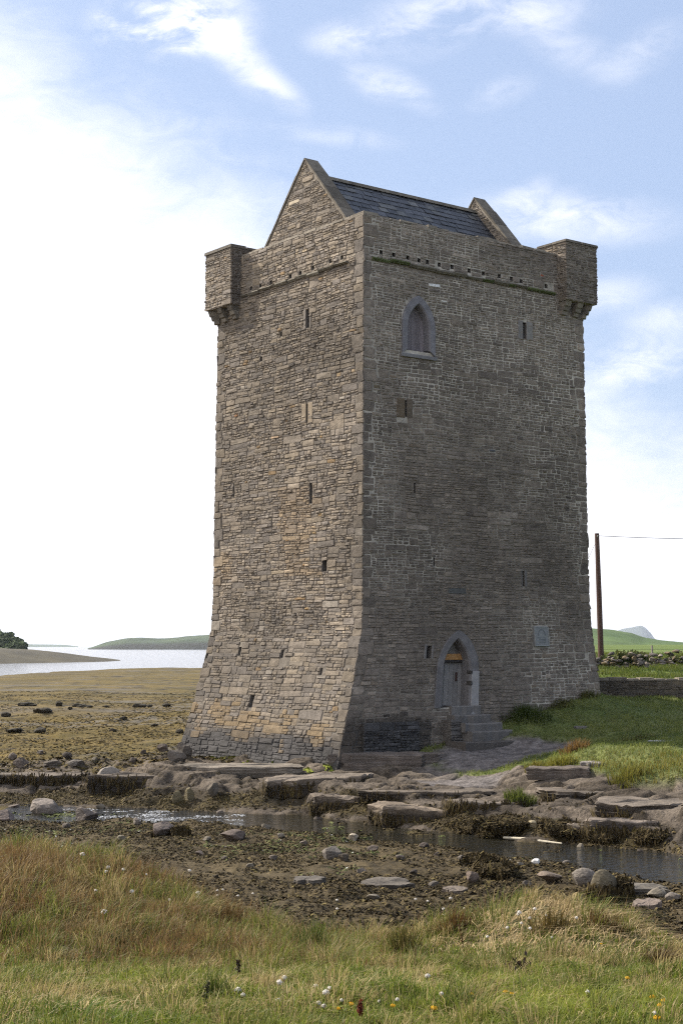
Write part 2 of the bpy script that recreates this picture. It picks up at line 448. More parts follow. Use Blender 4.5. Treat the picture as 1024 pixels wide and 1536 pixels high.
def ground_colour(X, Y, Z):
    def cc(t, a, b):
        return lerp(np.array(a)[None, :], np.array(b)[None, :], np.clip(t, 0, 1)[:, None])
    n1 = fbm(X * .5, Y * .5, 71) + .5; n2 = fbm(X * 2.1, Y * 2.1, 72) + .5; n3 = fbm(X * .13, Y * .25, 73) + .5; n4 = fbm(X * 7, Y * 7, 74, 2) + .5
    rock = cc(n2 * .7 + n1 * .3, (.066, .053, .040), (.148, .121, .094))
    rock = lerp(rock, np.array([.06, .048, .035]), (ss(.62, .9, n1) * .7)[:, None])
    weed = cc(n2, (.034, .026, .012), (.085, .066, .026))
    flat = cc(n3 * .5 + n2 * .6 - .05, (.06, .05, .018), (.155, .108, .031))
    flat = lerp(flat, np.array([.03, .024, .014]), (ss(.60, .78, n1 * .55 + n2 * .45))[:, None])
    flat = lerp(flat, np.array([.11, .10, .085]), (ss(.66, .8, fbm(X * .09 + 9, Y * .3, 75) + .5) * .7)[:, None])
    grassl = cc(n1 * .6 + n2 * .5, (.07, .095, .028), (.14, .15, .05))
    turf = cc(n1 * .5 + n2 * .5, (.05, .055, .018), (.17, .135, .065))
    grav = cc(n4, (.085, .075, .07), (.19, .17, .16))
    mud = cc(n4 * .5 + n1 * .5, (.036, .027, .014), (.105, .08, .042))
    field = cc(n3 * .5 + n1 * .5, (.06, .10, .02), (.13, .16, .04))
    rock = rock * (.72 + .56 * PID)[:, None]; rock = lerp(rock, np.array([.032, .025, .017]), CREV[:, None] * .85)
    return rock, weed, flat, grassl, turf, grav, mud, field


def spaced(lo, hi, step):
    return np.arange(lo, hi, step)


ys = np.concatenate([spaced(-30, 4, 3), spaced(4, 20, .14), spaced(20, 30, .10), spaced(30, 50, .065), spaced(50, 60, .10), spaced(60, 90, .25), spaced(90, 150, .7), spaced(150, 330, 2), np.geomspace(330, 1400, 20)])
xs = np.concatenate([-np.geomspace(900, 36, 22), spaced(-36, -14, .4), spaced(-14, 13, .075), spaced(13, 40, .4), np.geomspace(40, 900, 22)])
GX, GY = np.meshgrid(xs, ys); gx = GX.ravel(); gy = GY.ravel()
zz = zones(gx, gy); gz = zz['z']
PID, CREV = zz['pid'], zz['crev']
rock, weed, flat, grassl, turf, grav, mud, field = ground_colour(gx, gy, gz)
col = rock.copy()
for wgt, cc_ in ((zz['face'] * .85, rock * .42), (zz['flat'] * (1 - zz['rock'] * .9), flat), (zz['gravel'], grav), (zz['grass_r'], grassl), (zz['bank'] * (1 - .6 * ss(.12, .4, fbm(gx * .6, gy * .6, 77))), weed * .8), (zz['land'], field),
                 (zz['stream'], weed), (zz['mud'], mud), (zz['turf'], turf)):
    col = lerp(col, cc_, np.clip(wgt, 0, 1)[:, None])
ny, nx = len(ys), len(xs)
ii = (np.arange(ny - 1)[:, None] * nx + np.arange(nx - 1)[None, :]).ravel()
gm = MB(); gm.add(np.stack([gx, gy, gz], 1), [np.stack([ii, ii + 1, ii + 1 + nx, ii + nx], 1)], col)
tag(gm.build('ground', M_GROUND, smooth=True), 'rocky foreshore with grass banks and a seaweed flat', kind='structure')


def sheet(name, x0, x1, y0, y1, z, mat, label):
    m = MB(); m.add([(x0, y0, z), (x1, y0, z), (x1, y1, z), (x0, y1, z)], [[0, 1, 2, 3]], (.03, .04, .05))
    return tag(m.build(name, mat), label, kind='structure')


sheet('sea', -3550, 3550, 160, 14900, -.68, M_SEA, 'bright calm sea inlet beyond the seaweed flat')
sheet('stream', -9.5, 30, 12, 47, -.84, M_STREAM, 'shallow stream running between rock ledges and seaweed')


def pray(px, py):
    a = (px - 512) / FPX; b = (768 - py) / FPX
    c, s = math.cos(PITCH), math.sin(PITCH)
    return np.array([a, c - b * s, s + b * c])


def on_ground(px, py, y0=5.0, y1=110.0):
    """the spot of ground seen at a place of the photograph"""
    d = pray(px, py); t = np.linspace(y0, y1, 3000) / d[1]
    P = np.array([0, 0, EYE])[None] + t[:, None] * d[None]
    below = P[:, 2] <= height(P[:, 0], P[:, 1])
    k = int(np.argmax(below)) if below.any() else len(t) - 1
    return P[k]


# far land -------------------------------------------------------------
def ridge(name, pts, depth, mat, c_lo, c_hi, label, base=-1.0, seed=0, noise_amp=.06, cliff=0.0):
    """hill seen along its length: crest from points (X, Y, z), slopes falling both ways"""
    pts = np.asarray(pts, float); n = 160; k = 26
    t = np.linspace(0, 1, n); tt = np.linspace(0, 1, len(pts))
    cr = np.stack([np.interp(t, tt, pts[:, i]) for i in range(3)], 1)
    w = np.ones(9) / 9
    cr[:, 2] = np.convolve(np.pad(cr[:, 2], 4, mode='edge'), w, 'valid')
    s = np.linspace(-1, 1, k)
    prof = np.cos(s * np.pi / 2) ** (1.0 - .55 * cliff)
    V = np.zeros((n, k, 3)); Cc = np.zeros((n, k, 3))
    for j in range(k):
        V[:, j, 0] = cr[:, 0] * (1 + s[j] * depth / np.maximum(cr[:, 1], 1)); V[:, j, 1] = cr[:, 1] + s[j] * depth
        hgt = (cr[:, 2] - base) * prof[j]
        V[:, j, 2] = base + hgt * (1 + noise_amp * 2 * fbm(V[:, j, 0] / depth * 4, V[:, j, 1] / depth * 4, seed))
        m = np.clip(fbm(V[:, j, 0] / depth * 7, V[:, j, 1] / depth * 7, seed + 3) + .5, 0, 1)[:, None]
        cl = ss(.62, .42, prof[j]) if cliff else 0.0
        Cc[:, j] = lerp(lerp(np.array(c_lo)[None], np.array(c_hi)[None], m), np.array([.03, .03, .022]), cl)
    ii = (np.arange(n - 1)[:, None] * k + np.arange(k - 1)[None]).ravel()
    mb = MB(); mb.add(V.reshape(-1, 3), [np.stack([ii, ii + 1, ii + 1 + k, ii + k], 1)], Cc.reshape(-1, 3))
    return tag(mb.build(name, mat, smooth=True), label, kind='structure')


def far_pt(px, py, Y):
    d = pray(px, py); t = Y / d[1]
    return (d[0] * t, Y, EYE + d[2] * t)


ridge('far_hill', [far_pt(x, y, 2150) for x, y in [(132, 973), (160, 963), (190, 957.5), (215, 957), (245, 958), (275, 955.5), (310, 953), (360, 951), (430, 950), (520, 952), (640, 958), (760, 966), (850, 972)]],
      170, M_HILL, (.028, .046, .018), (.05, .072, .028), 'low green island hill with dark shore cliffs across the sea', seed=5, cliff=1.0)
ridge('far_headland', [far_pt(x, y, 7000) for x, y in [(-60, 967), (20, 966), (60, 966.5), (95, 967), (118, 969.5)]], 400, M_HILL, (.05, .08, .04), (.07, .1, .05), 'pale low headland on the sea horizon', seed=8)
ridge('green_hill', [far_pt(x, y, 640) for x, y in [(700, 950), (800, 944), (880, 943), (915, 945), (945, 950), (965, 957), (990, 961), (1030, 964), (1120, 966), (1300, 966)]],
      130, M_HILL, (.045, .08, .02), (.08, .12, .035), 'smooth green hill behind the field wall', base=1.0, seed=9)
ridge('mountain', [far_pt(x, y, 11000) for x, y in [(880, 962), (915, 950), (930, 944), (945, 941.5), (961, 939), (968, 943), (975, 950), (980, 957), (990, 966), (1010, 968)]],
      900, M_HILL, (.05, .06, .05), (.06, .08, .05), 'blue mountain fading in the distance', seed=10)
ridge('shore_spit', [far_pt(x, y, 440 + .25 * max(x, 0)) for x, y in [(-300, 962), (-60, 966), (0, 971), (50, 974), (90, 979), (130, 984), (165, 988), (190, 991.5)]],
      55, M_HILL, (.05, .043, .028), (.085, .072, .042), 'low brown shingle spit reaching into the sea', base=-1.2, seed=12)
ridge('wooded_hill', [far_pt(x, y, 500) for x, y in [(-400, 950), (-200, 946), (-60, 950), (0, 954), (20, 958), (34, 968), (42, 974)]],
      40, M_HILL, (.03, .05, .015), (.05, .075, .02), 'steep wooded knoll at the landward end of the spit', base=0, seed=14)

# ------------------------------------------------------------------ the tower house
# outward offsets of the walls from their upper plan, by height
Z_K = np.array([-1.5, 0, 1.0, 1.12, 1.22, 2.0, 3.1, 4.2, 5.0, 6.0, 12, 17.6])
O_L = np.array([1.60, 1.37, 1.12, 1.08, 1.035, .77, .44, .14, .08, .06, 0, -.05])
O_R = np.array([.50, .42, .38, .37, .36, .28, .18, .09, .05, .03, 0, -.03])
O_B = np.array([.50, .44, .40, .40, .39, .32, .22, .12, .07, .04, 0, -.03])
O_D = np.array([.25, .12, .08, .07, .05, .05, .05, .04, .03, .02, 0, -.03])


def corner(k, z):
    oL = np.interp(z, Z_K, O_L); oR = np.interp(z, Z_K, O_R); oB = np.interp(z, Z_K, O_B); oD = np.interp(z, Z_K, O_D)
    u = [-oL, TU + oB, TU + oB, -oL][k]; v = [-oR, -oR, TV + oD, TV + oD][k]
    z = np.asarray(z, float)
    return C0[None] + u[:, None] * DR[None] + v[:, None] * DL[None] + z[:, None] * np.array([0, 0, 1.0])[None]


class Wall:
    """one face of the tower: (s along the face, z, d outward) -> world"""
    def __init__(s, a, b, W, n):
        s.a, s.b, s.W, s.n = a, b, W, np.asarray(n, float)

    def __call__(s, q, z, d):
        q, z, d = np.broadcast_arrays(np.asarray(q, float), np.asarray(z, float), np.asarray(d, float))
        sh = q.shape; q, z, d = q.ravel(), z.ravel(), d.ravel()
        A = corner(s.a, z); B = corner(s.b, z)
        P = A + (B - A) * (q / s.W)[:, None] + d[:, None] * s.n[None]
        return P.reshape(sh + (3,))


class Flat:
    """a plane face: origin, unit direction, outward normal"""
    def __init__(s, o, e, n):
        s.o, s.e, s.n = np.asarray(o, float), np.asarray(e, float), np.asarray(n, float)

    def __call__(s, q, z, d):
        q, z, d = np.broadcast_arrays(np.asarray(q, float), np.asarray(z, float), np.asarray(d, float))
        return s.o + q[..., None] * s.e + z[..., None] * np.array([0, 0, 1.0]) + d[..., None] * s.n


F_SEA = Wall(0, 3, TV, -DR); F_ENT = Wall(0, 1, TU, -DL); F_BACK = Wall(1, 2, TV, DR); F_FAR = Wall(3, 2, TU, DL)

PAL = [((.172, .152, .130), 36), ((.188, .163, .133), 28), ((.157, .142, .128), 18), ((.128, .116, .106), 8), ((.207, .178, .140), 6), ((.235, .208, .174), 3), ((.20, .145, .085), .5), ((.24, .22, .195), 1.0)]
PALC = np.array([p[0] for p in PAL]); PALW = np.array([p[1] for p in PAL], float); PALW /= PALW.sum()


def layout(W_, z0, z1, rg, size=1.0):
    """rough coursed rubble: list of rectangles"""
    out = []

    def split(x0, x1, a, b):
        w, h = x1 - x0, b - a
        if h > .22 * size or (h > .115 * size and rg.random() < .66 and w > .16 * size):
            t = a + h * rg.uniform(.32, .68); split(x0, x1, a, t); split(x0, x1, t, b)
        elif w > 6.0 * h or w > .85 * size or (w > 2.8 * h and rg.random() < .5):
            t = x0 + w * rg.uniform(.3, .7); split(x0, t, a, b); split(t, x1, a, b)
        else:
            out.append((x0, x1, a, b))
    z = z0
    while z < z1 - .02:
        h = min(rg.uniform(.18, .46) * size, z1 - z)
        if z1 - z - h < .09:
            h = z1 - z
        x = 0.0
        while x < W_ - 1e-6:
            w = rg.uniform(.35, 1.25) * size
            if W_ - x - w < .3:
                w = W_ - x
            split(x, x + w, z, z + h); x += w
        z += h
    return out


def lay_stones(mb, F, rects, rg, holes=(), tint=None, prot=(.004, .042), gap=(.006, .020), keep=None, edge=(None, None), wave=.035, hole_r=None):
    """a bulging, chipped block for every rectangle, set in the mortar bed of face F"""
    V = []; Cc = []
    for (x0, x1, a, b) in rects:
        ok = True
        for (hx0, hx1, ha, hb) in holes:
            if x0 < hx1 and x1 > hx0 and a < hb and b > ha:
                cand = [(hx0 - x0, 0), (x1 - hx1, 1), (ha - a, 2), (b - hb, 3)]
                m, k = max(cand)
                if m < .05:
                    ok = False; break
                if k == 0: x1 = hx0
                elif k == 1: x0 = hx1
                elif k == 2: b = ha
                else: a = hb
        if not ok or x1 - x0 < .04 or b - a < .025:
            continue
        if keep is not None and not keep((x0 + x1) / 2, (a + b) / 2, x0, x1, a, b):
            continue
        w, h = x1 - x0, b - a
        p = rg.uniform(*prot) * (1.5 if rg.random() < .06 else 1)
        g0 = rg.uniform(*gap) * min(1, h / .1)
        X0 = x0 + g0 if not (edge[0] is not None and x0 <= edge[0] + 1e-6) else x0 - p
        X1 = x1 - g0 if not (edge[1] is not None and x1 >= edge[1] - 1e-6) else x1 + p
        A, B = a + g0 * .8, b - g0 * .8
        ch = rg.uniform(.12, .42, 8) * min(h, w) * .5
        o = np.array([[X0 + ch[0], A], [X1 - ch[1], A], [X1, A + ch[2]], [X1, B - ch[3]], [X1 - ch[4], B], [X0 + ch[5], B], [X0, B - ch[6]], [X0, A + ch[7]]])
        o += rg.normal(0, .055, (8, 2)) * min(h, w) * np.array([1, .8])
        c = np.array([(X0 + X1) / 2, (A + B) / 2]) + rg.normal(0, .1, 2) * np.array([w, h]) * .6
        ins = rg.uniform(.010, .030)
        r2 = o + (c - o) * np.minimum(.45, ins / np.maximum(np.linalg.norm(o - c, axis=1), .02))[:, None]
        tl = rg.normal(0, .22, 2)
        rel = (r2 - c) / np.array([w, h])
        d2 = p * (1 + rel @ tl * 1.5) + rg.normal(0, .0035, 8)
        pts = np.zeros((25, 3))
        pts[:8, :2] = o; pts[:8, 2] = -.03
        pts[8:16, :2] = o; pts[8:16, 2] = d2 * .35 - .004
        pts[16:24, :2] = r2; pts[16:24, 2] = d2
        pts[24, :2] = c; pts[24, 2] = p + rg.normal(.004, .006)
        V.append(pts)
        cl = PALC[rg.choice(len(PALC), p=PALW)] * rg.uniform(.88, 1.12)
        if tint is not None:
            cl = tint((x0 + x1) / 2, (a + b) / 2, x0, x1, a, b, cl, rg)
        Cc.append(np.tile(cl, (25, 1)))
    if not V:
        return
    V = np.array(V); n = len(V)
    s_, z_, d_ = V[..., 0], V[..., 1], V[..., 2]
    if wave:
        fade = np.clip(np.minimum(z_ - z_.min(), z_.max() - z_) / .4, 0, 1)
        z_ = z_ + wave * 2 * fbm(s_ * .7, z_ * .6, 301) * fade
    P = F(s_, z_, d_)
    base = (np.arange(n) * 25)[:, None]
    q = []
    for r in (0, 8):
        for j in range(8):
            q.append(np.concatenate([base + r + j, base + r + (j + 1) % 8, base + r + 8 + (j + 1) % 8, base + r + 8 + j], 1))
    t = [np.concatenate([base + 16 + j, base + 16 + (j + 1) % 8, base + 24], 1) for j in range(8)]
    mb.add(P.reshape(-1, 3), [np.concatenate(q), np.concatenate(t)], np.concatenate(Cc))


def bed(mb, F, x0, x1, zk, holes, step=1.0, col=(.30, .275, .24), back=.06, colf=None):
    """mortar face with openings left out, each opening lined with its own reveal"""
    xs_ = sorted(set([x0, x1] + [x for h in holes for x in h[:2]] + list(np.arange(x0 + step, x1, step))))
    zs_ = sorted(set(list(zk) + [z for h in holes for z in h[2:4]]))
    xs_ = np.array(xs_); zs_ = np.array(zs_)
    Xg, Zg = np.meshgrid(xs_, zs_); n = len(xs_)
    P = F(Xg, Zg, -.005).reshape(-1, 3)
    f = []
    for j in range(len(zs_) - 1):
        for i in range(n - 1):
            mx, mz = (xs_[i] + xs_[i + 1]) / 2, (zs_[j] + zs_[j + 1]) / 2
            if any(h[0] < mx < h[1] and h[2] < mz < h[3] for h in holes):
                continue
            f.append([j * n + i, j * n + i + 1, (j + 1) * n + i + 1, (j + 1) * n + i])
    cc_ = np.tile(np.array(col), (len(P), 1)) if colf is None else colf(Xg.ravel(), Zg.ravel())
    mb.add(P, [np.array(f)], cc_)


def reveal(F, x0, x1, z0, z1, depth=.45, splay=.0, front=-.012):
    mb = MB()
    q = np.array([[x0, z0], [x1, z0], [x1, z1], [x0, z1]])
    P = np.concatenate([F(q[:, 0], q[:, 1], front), F(q[:, 0], q[:, 1], -depth)])
    mb.add(P, [[0, 1, 5, 4], [1, 2, 6, 5], [2, 3, 7, 6], [3, 0, 4, 7]], (.11, .10, .09))
    mb.add(P[4:], [[0, 1, 2, 3]], (.012, .011, .010))
    return mb


tower = empty('tower_house', tuple(C0))
tag(tower, 'tall grey rubble stone tower house with steep slate roof and two corner turrets', 'tower')

# openings: (s, z of centre, width, height)
SEA_SLITS = [(2.97, 14.55, .20, .62), (2.96, 11.38, .10, .62), (7.25, 9.2, .07, .46), (2.72, 8.72, .15, .68), (6.42, 3.57, .16, .30), (3.93, 3.49, .13, .26), (5.05, 1.92, .20, .40)]
SEA_HOLES = [(4.49, 14.28, .12, .16), (5.68, 13.6, .13, .17), (1.96, 6.31, .24, .36), (8.38, 3.4, .16, .16), (1.67, 2.95, .08, .22)]
SEA_WEEP = [(6.36, 16.2), (5.78, 16.2), (5.14, 16.17), (4.0, 16.17), (3.42, 16.17), (2.71, 16.22), (1.76, 16.25), (1.13, 16.25)]
ENT_SLITS = [(7.08, 14.55, .17, .58), (1.75, 11.35, .09, .56), (2.11, 8.8, .07, .34), (2.91, 6.45, .08, .30), (6.84, 6.02, .10, .52)]
ENT_WEEP = [(.73, 16.3), (1.25, 16.3), (1.84, 16.3), (2.32, 16.28), (2.69, 16.28), (3.2, 16.27), (3.77, 16.28), (4.53, 16.27), (5.18, 16.27), (5.92, 16.29), (6.48, 16.28), (6.95, 16.26), (8.16, 16.26)]


def rect(o):
    return (o[0] - o[2] / 2, o[0] + o[2] / 2, o[1] - o[3] / 2, o[1] + o[3] / 2)


def weep(o):
    return (o[0] - .07, o[0] + .07, o[1] - .07, o[1] + .07)


def pointed(cx_, z0, hw, zs, za, n=9):
    """outline of a pointed arch, from the foot of one jamb over the point to the other"""
    H = za - zs; k = (H * H - hw * hw) / (2 * hw); r = hw + k
    a1 = math.atan2(H, k)
    R_ = [(cx_ - k + r * math.cos(t), zs + r * math.sin(t)) for t in np.linspace(0, a1, n)]
    L_ = [(2 * cx_ - x, z) for x, z in R_]
    return np.array([(cx_ - hw, z0)] + L_ + R_[::-1][1:] + [(cx_ + hw, z0)])


def arch_steps(cx_, z0, hw, zs, za, n=7):
    o = [(cx_ - hw, cx_ + hw, z0, zs)]
    H = za - zs; k = (H * H - hw * hw) / (2 * hw); r = hw + k
    for i in range(n):
        a, b = zs + H * i / n, zs + H * (i + 1) / n
        w = math.sqrt(max(r * r - (a - zs) ** 2, 0)) - k
        o.append((cx_ - w, cx_ + w, a, b))
    return o


DOOR = dict(cx=3.86, z0=1.80, hw=.53, zs=2.95, za=3.97); DOOR_O = dict(cx=3.90, z0=1.78, hw=.84, zs=3.0, za=4.27)
WIN = dict(cx=2.27, z0=13.33, hw=.45, zs=14.0, za=14.80); WIN_O = dict(cx=2.27, z0=13.14, hw=.70, zs=14.05, za=15.10)
NICHE = (2.72, 3.56, .20, .40)


def mid(a, b, t=.35):
    return {k: lerp(a[k], b[k], t) for k in a}


def steps_of(d):
    return arch_steps(d['cx'], d['z0'], d['hw'], d['zs'], d['za'])


PLAQUE = (7.5, 4.07, .74, .72)
sea_holes = [rect(o) for o in SEA_SLITS + SEA_HOLES] + [weep(o) for o in SEA_WEEP]
ent_holes = [rect(o) for o in ENT_SLITS + [NICHE]] + [weep(o) for o in ENT_WEEP]
ent_cut = ent_holes + steps_of(mid(DOOR, DOOR_O)) + steps_of(mid(WIN, WIN_O))
ent_block = ent_holes + steps_of(DOOR_O) + steps_of(WIN_O) + [rect(PLAQUE)]

zk = np.concatenate([np.arange(-1.5, 0, .5), np.linspace(0, 6, 25), np.arange(7, 17, 1.0), [ZTOP]])


def stain_shade(s_, z, cl, k, seed):
    """weathering (tide mark, lichen, sooty and limey patches), tones by height, shade tint by face"""
    n = float(fbm(s_ * .35 + 7 * k, z * .3, seed, 4)); n2 = float(fbm(s_ * 1.1, z * 1.3 + 5 * k, seed + 4, 3))
    f = 1.0 + .55 * n + .3 * n2
    cl = np.asarray(cl) * f
    if k == 1:                               # shaded landward face: shade put into the stone colour, browner and dimmer
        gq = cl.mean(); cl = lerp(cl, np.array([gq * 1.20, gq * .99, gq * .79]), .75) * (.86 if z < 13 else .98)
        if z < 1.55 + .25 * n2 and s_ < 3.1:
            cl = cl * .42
    else:
        cl = cl * np.array([1.05, 1.0, .93]) * (.88 if min(s_, TV - s_) < .35 else 1.10)
        if 6 < z < 9 and n > .05: cl = cl * np.array([1.08, 1.0, .88])
        if 4.0 < z < 5.2 and 2 < s_ < 6.5: cl = cl * (1 - .4 * max(0., min(1., .6 + 2 * n2)))
        if z < 4.6: cl = cl * lerp(.74, 1.0, float(ss(3.4, 4.6, z)))  # stones darken down the battered foot of the sea face
        lich = float(ss(.02, .22, fbm(s_ * 1.7, z * 2.6, 471, 3) + .16 - abs(z - 1.28 - .25 * n) * .55))
        cl = lerp(cl, np.array([.20, .135, .06]), .55 * lich)
        wet = float(ss(.22, -.10, z - .92 - .55 * n2 - .15 * n)); cl = lerp(cl, np.array([.062, .058, .056]) * (1 + .7 * n2), wet * (1 - .6 * lich))
    return cl


MARKS_SEA = [(1.33, 12.42, (.30, .22, .13)), (.46, 12.47, (.28, .21, .13)), (4.63, 10.79, (.33, .235, .15)), (2.26, 10.49, (.30, .21, .11)), (7.19, 11.8, (.25, .14, .075)), (6.7, 12.72, (.28, .245, .2)),
             (4.8, 16.7, (.28, .23, .16)), (3.6, 16.9, (.31, .25, .17)), (3.0, 16.9, (.30, .24, .16)), (2.4, 17.0, (.32, .27, .2)), (2.2, 8.0, (.25, .175, .09)), (3.4, 5.3, (.27, .185, .10)), (2.9, 4.9, (.28, .19, .09)), (4.2, 6.2, (.27, .22, .155)), (2.6, 7.4, (.25, .18, .095))]
MARKS_ENT = [(8.05, 16.62, (.24, .075, .045)), (3.74, 5.61, (.085, .085, .08)), (.6, 12.0, (.14, .112, .075)), (5.4, 10.2, (.10, .10, .11)), (1.2, 14.0, (.12, .105, .08)), (3.1, 15.6, (.62, .62, .60)), (3.45, 15.1, (.66, .65, .62))]


def tinter(k, marks, seed):
    def f(mx, mz, x0, x1, a, b, cl, rg):
        cl = stain_shade(mx, mz, cl, k, seed)
        for (s_, z, c) in marks:
            if x0 <= s_ <= x1 and a <= z <= b:
                return np.array(c)
        return cl
    return f


def mortar_col(k, seed):
    def f(s_, z):
        n = fbm(s_ * .5, z * .45, seed, 4) + .5
        if k == 1:
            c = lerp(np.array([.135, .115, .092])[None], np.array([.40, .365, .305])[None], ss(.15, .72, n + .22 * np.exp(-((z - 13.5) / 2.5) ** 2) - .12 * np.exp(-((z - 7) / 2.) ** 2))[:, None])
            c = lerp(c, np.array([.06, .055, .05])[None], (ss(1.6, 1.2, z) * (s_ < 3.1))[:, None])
        else:
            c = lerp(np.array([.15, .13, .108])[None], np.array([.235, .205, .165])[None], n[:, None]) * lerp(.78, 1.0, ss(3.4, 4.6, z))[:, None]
            c = lerp(c, np.array([.062, .058, .056])[None], ss(1.25, .75, z)[:, None])
        return c
    return f


def big_low(W_, rg):
    """larger squared courses low down, smaller rubble above"""
    return layout(W_, -1.2, 3.9, rg, 1.45) + layout(W_, 3.9, 9.5, rg, 1.15) + layout(W_, 9.5, 13.2, rg, 1.3) + layout(W_, 13.2, 16.0, rg, 1.1) + layout(W_, 16.0, ZTOP, rg, 1.2)


def add_quoins(rects, W_, rg):
    """bigger stones along both vertical edges"""
    out = [r for r in rects if r[0] > .45 and r[1] < W_ - .45]
    cut = [(max(r[0], .0), min(r[1], W_), r[2], r[3]) for r in rects if not (r[0] > .45 and r[1] < W_ - .45)]
    z = -1.2; L_ = []
    while z < ZTOP - .05:
        h = min(rg.uniform(.16, .42), ZTOP - z); L_.append((z, z + h)); z += h
    el_ = [rg.uniform(.22, .6) for _ in L_]; er_ = [rg.uniform(.22, .6) for _ in L_]
    for (a, b), l, r in zip(L_, el_, er_):
        out += [(0, l, a, b), (W_ - r, W_, a, b)]

    def clip(x0, x1, a, b):
        l = max([q for (c, d), q in zip(L_, el_) if c < b - .03 and d > a + .03] or [0]); r = max([q for (c, d), q in zip(L_, er_) if c < b - .03 and d > a + .03] or [0])
        return max(x0, l), min(x1, W_ - r), a, b
    for c in cut:
        q = clip(*c)
        if q[1] - q[0] > .07:
            out.append(q)
    return out


body = MB(); stones = MB()
for k, (F, Wd, cutb, blk, marks) in enumerate([(F_SEA, TV, sea_holes, sea_holes, MARKS_SEA), (F_ENT, TU, ent_cut, ent_block, MARKS_ENT), (F_BACK, TV, [], [], []), (F_FAR, TU, [], [], [])]):
    rg = np.random.default_rng(100 + k)
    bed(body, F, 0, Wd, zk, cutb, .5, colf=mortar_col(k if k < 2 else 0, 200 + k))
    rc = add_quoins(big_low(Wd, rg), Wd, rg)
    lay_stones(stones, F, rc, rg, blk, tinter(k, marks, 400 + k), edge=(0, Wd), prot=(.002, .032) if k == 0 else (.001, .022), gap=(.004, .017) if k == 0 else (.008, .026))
# parapet top and inner side, wall-walk
for F, Wd in ((F_SEA, TV), (F_ENT, TU), (F_BACK, TV), (F_FAR, TU)):
    q = np.array([0, Wd, Wd - .6, .6]); d = np.array([-.012, -.012, -.6, -.6])
    P = F(q, np.full(4, ZTOP - .003), d)
    P2 = F(np.array([.6, Wd - .6]), np.full(2, 16.3), np.array([-.6, -.6]))
    body.add(np.concatenate([P, P2]), [[0, 1, 2, 3], [3, 2, 5, 4]], (.20, .185, .155))
P = np.concatenate([corner(k, np.array([16.35])) for k in range(4)])
body.add(P, [[0, 1, 2, 3]], (.15, .14, .13))
wall = body.build('wall', M_MORTAR, tower)
stones.build('facing_stones', M_STONE, wall)

# coping of small flat stones along the parapet, uneven
cp = MB(); rg = np.random.default_rng(55)
for F, Wd in ((F_SEA, TV), (F_ENT, TU), (F_BACK, TV), (F_FAR, TU)):
    x = 0.0
    while x < Wd - .1:
        w = min(rg.uniform(.3, .8), Wd - x); h = rg.uniform(.03, .10)
        o = np.array([[x + .004, 0], [x + w - .004, 0]]); dd = rg.uniform(-.01, .03)
        zb = ZTOP
        P = np.concatenate([F(np.array([x + .004, x + w - .004, x + w - .004, x + .004]), np.full(4, zb), np.array([dd, dd, -.62, -.62])),
                            F(np.array([x + .012, x + w - .012, x + w - .012, x + .012]), zb + h + rg.normal(0, .008, 4), np.array([dd - .02, dd - .02, -.6, -.6]))])
        cp.add(P, [[0, 3, 2, 1], [4, 5, 6, 7], [0, 1, 5, 4], [1, 2, 6, 5], [2, 3, 7, 6], [3, 0, 4, 7]], np.array([.19, .165, .13]) * rg.uniform(.8, 1.2))
        x += w
cp.build('parapet_coping', M_STONE, tower)

# drip course of broken ledge stones
rg = np.random.default_rng(56)
for F, a, b, zline in ((F_SEA, .75, 6.9, 16.02), (F_ENT, .32, 8.55, 16.06)):
    x = a; sc_ = MB()
    while x < b:
        w = min(rg.uniform(.3, .95), b - x); h = rg.uniform(.05, .085); pr = rg.uniform(.09, .15); zc = zline + rg.normal(0, .014)
        xx = np.array([x + .01, x + w - .01]); P = []
        for zq, dq in ((zc - h, pr * .55), (zc - h * .2, pr), (zc + h * .35, pr * .95), (zc + h, -.03), (zc - h, -.03)):
            P.append(F(xx, np.array([zq, zq]) + rg.normal(0, .006, 2), np.array([dq, dq]) + rg.normal(0, .012, 2)))
        P = np.concatenate(P)
        c = np.array([.155, .14, .11]) * rg.uniform(.7, 1.2)
        if F is F_ENT and rg.random() < .4: c = np.array([.07, .085, .03])
        sc_.add(P, [[0, 1, 3, 2], [2, 3, 5, 4], [4, 5, 7, 6], [8, 9, 1, 0]], c)
        sc_.add(P[[0, 2, 4, 6, 8]], [[0, 1, 2, 3, 4]], c); sc_.add(P[[1, 3, 5, 7, 9]], [[4, 3, 2, 1, 0]], c)
        x += w
    sc_.build('drip_course', M_STONE, tower)

# slits and holes
for F, lst, rg_ in ((F_SEA, SEA_SLITS, 60), (F_ENT, ENT_SLITS, 61)):
    for o in lst:
        reveal(F, *rect(o), depth=.5).build('slit_window', M_DARK, tower)
for o in SEA_HOLES:
    reveal(F_SEA, *rect(o), depth=.4).build('putlog_hole', M_DARK, tower)
for F, lst in ((F_SEA, SEA_WEEP), (F_ENT, ENT_WEEP)):
    for o in lst:
        reveal(F, *weep(o), depth=.35).build('weep_hole', M_DARK, tower)


def block(mb, F, x0, x1, z0, z1, d0, d1, col, ins=.012):
    q = np.array([[x0, z0], [x1, z0], [x1, z1], [x0, z1]]); c = q.mean(0)
    q2 = q + np.sign(c - q) * ins
    P = np.concatenate([F(q[:, 0], q[:, 1], d0), F(q[:, 0], q[:, 1], d1 - ins), F(q2[:, 0], q2[:, 1], d1)])
    mb.add(P, [[0, 1, 5, 4], [1, 2, 6, 5], [2, 3, 7, 6], [3, 0, 4, 7], [4, 5, 9, 8], [5, 6, 10, 9], [6, 7, 11, 10], [7, 4, 8, 11], [8, 9, 10, 11]], col)


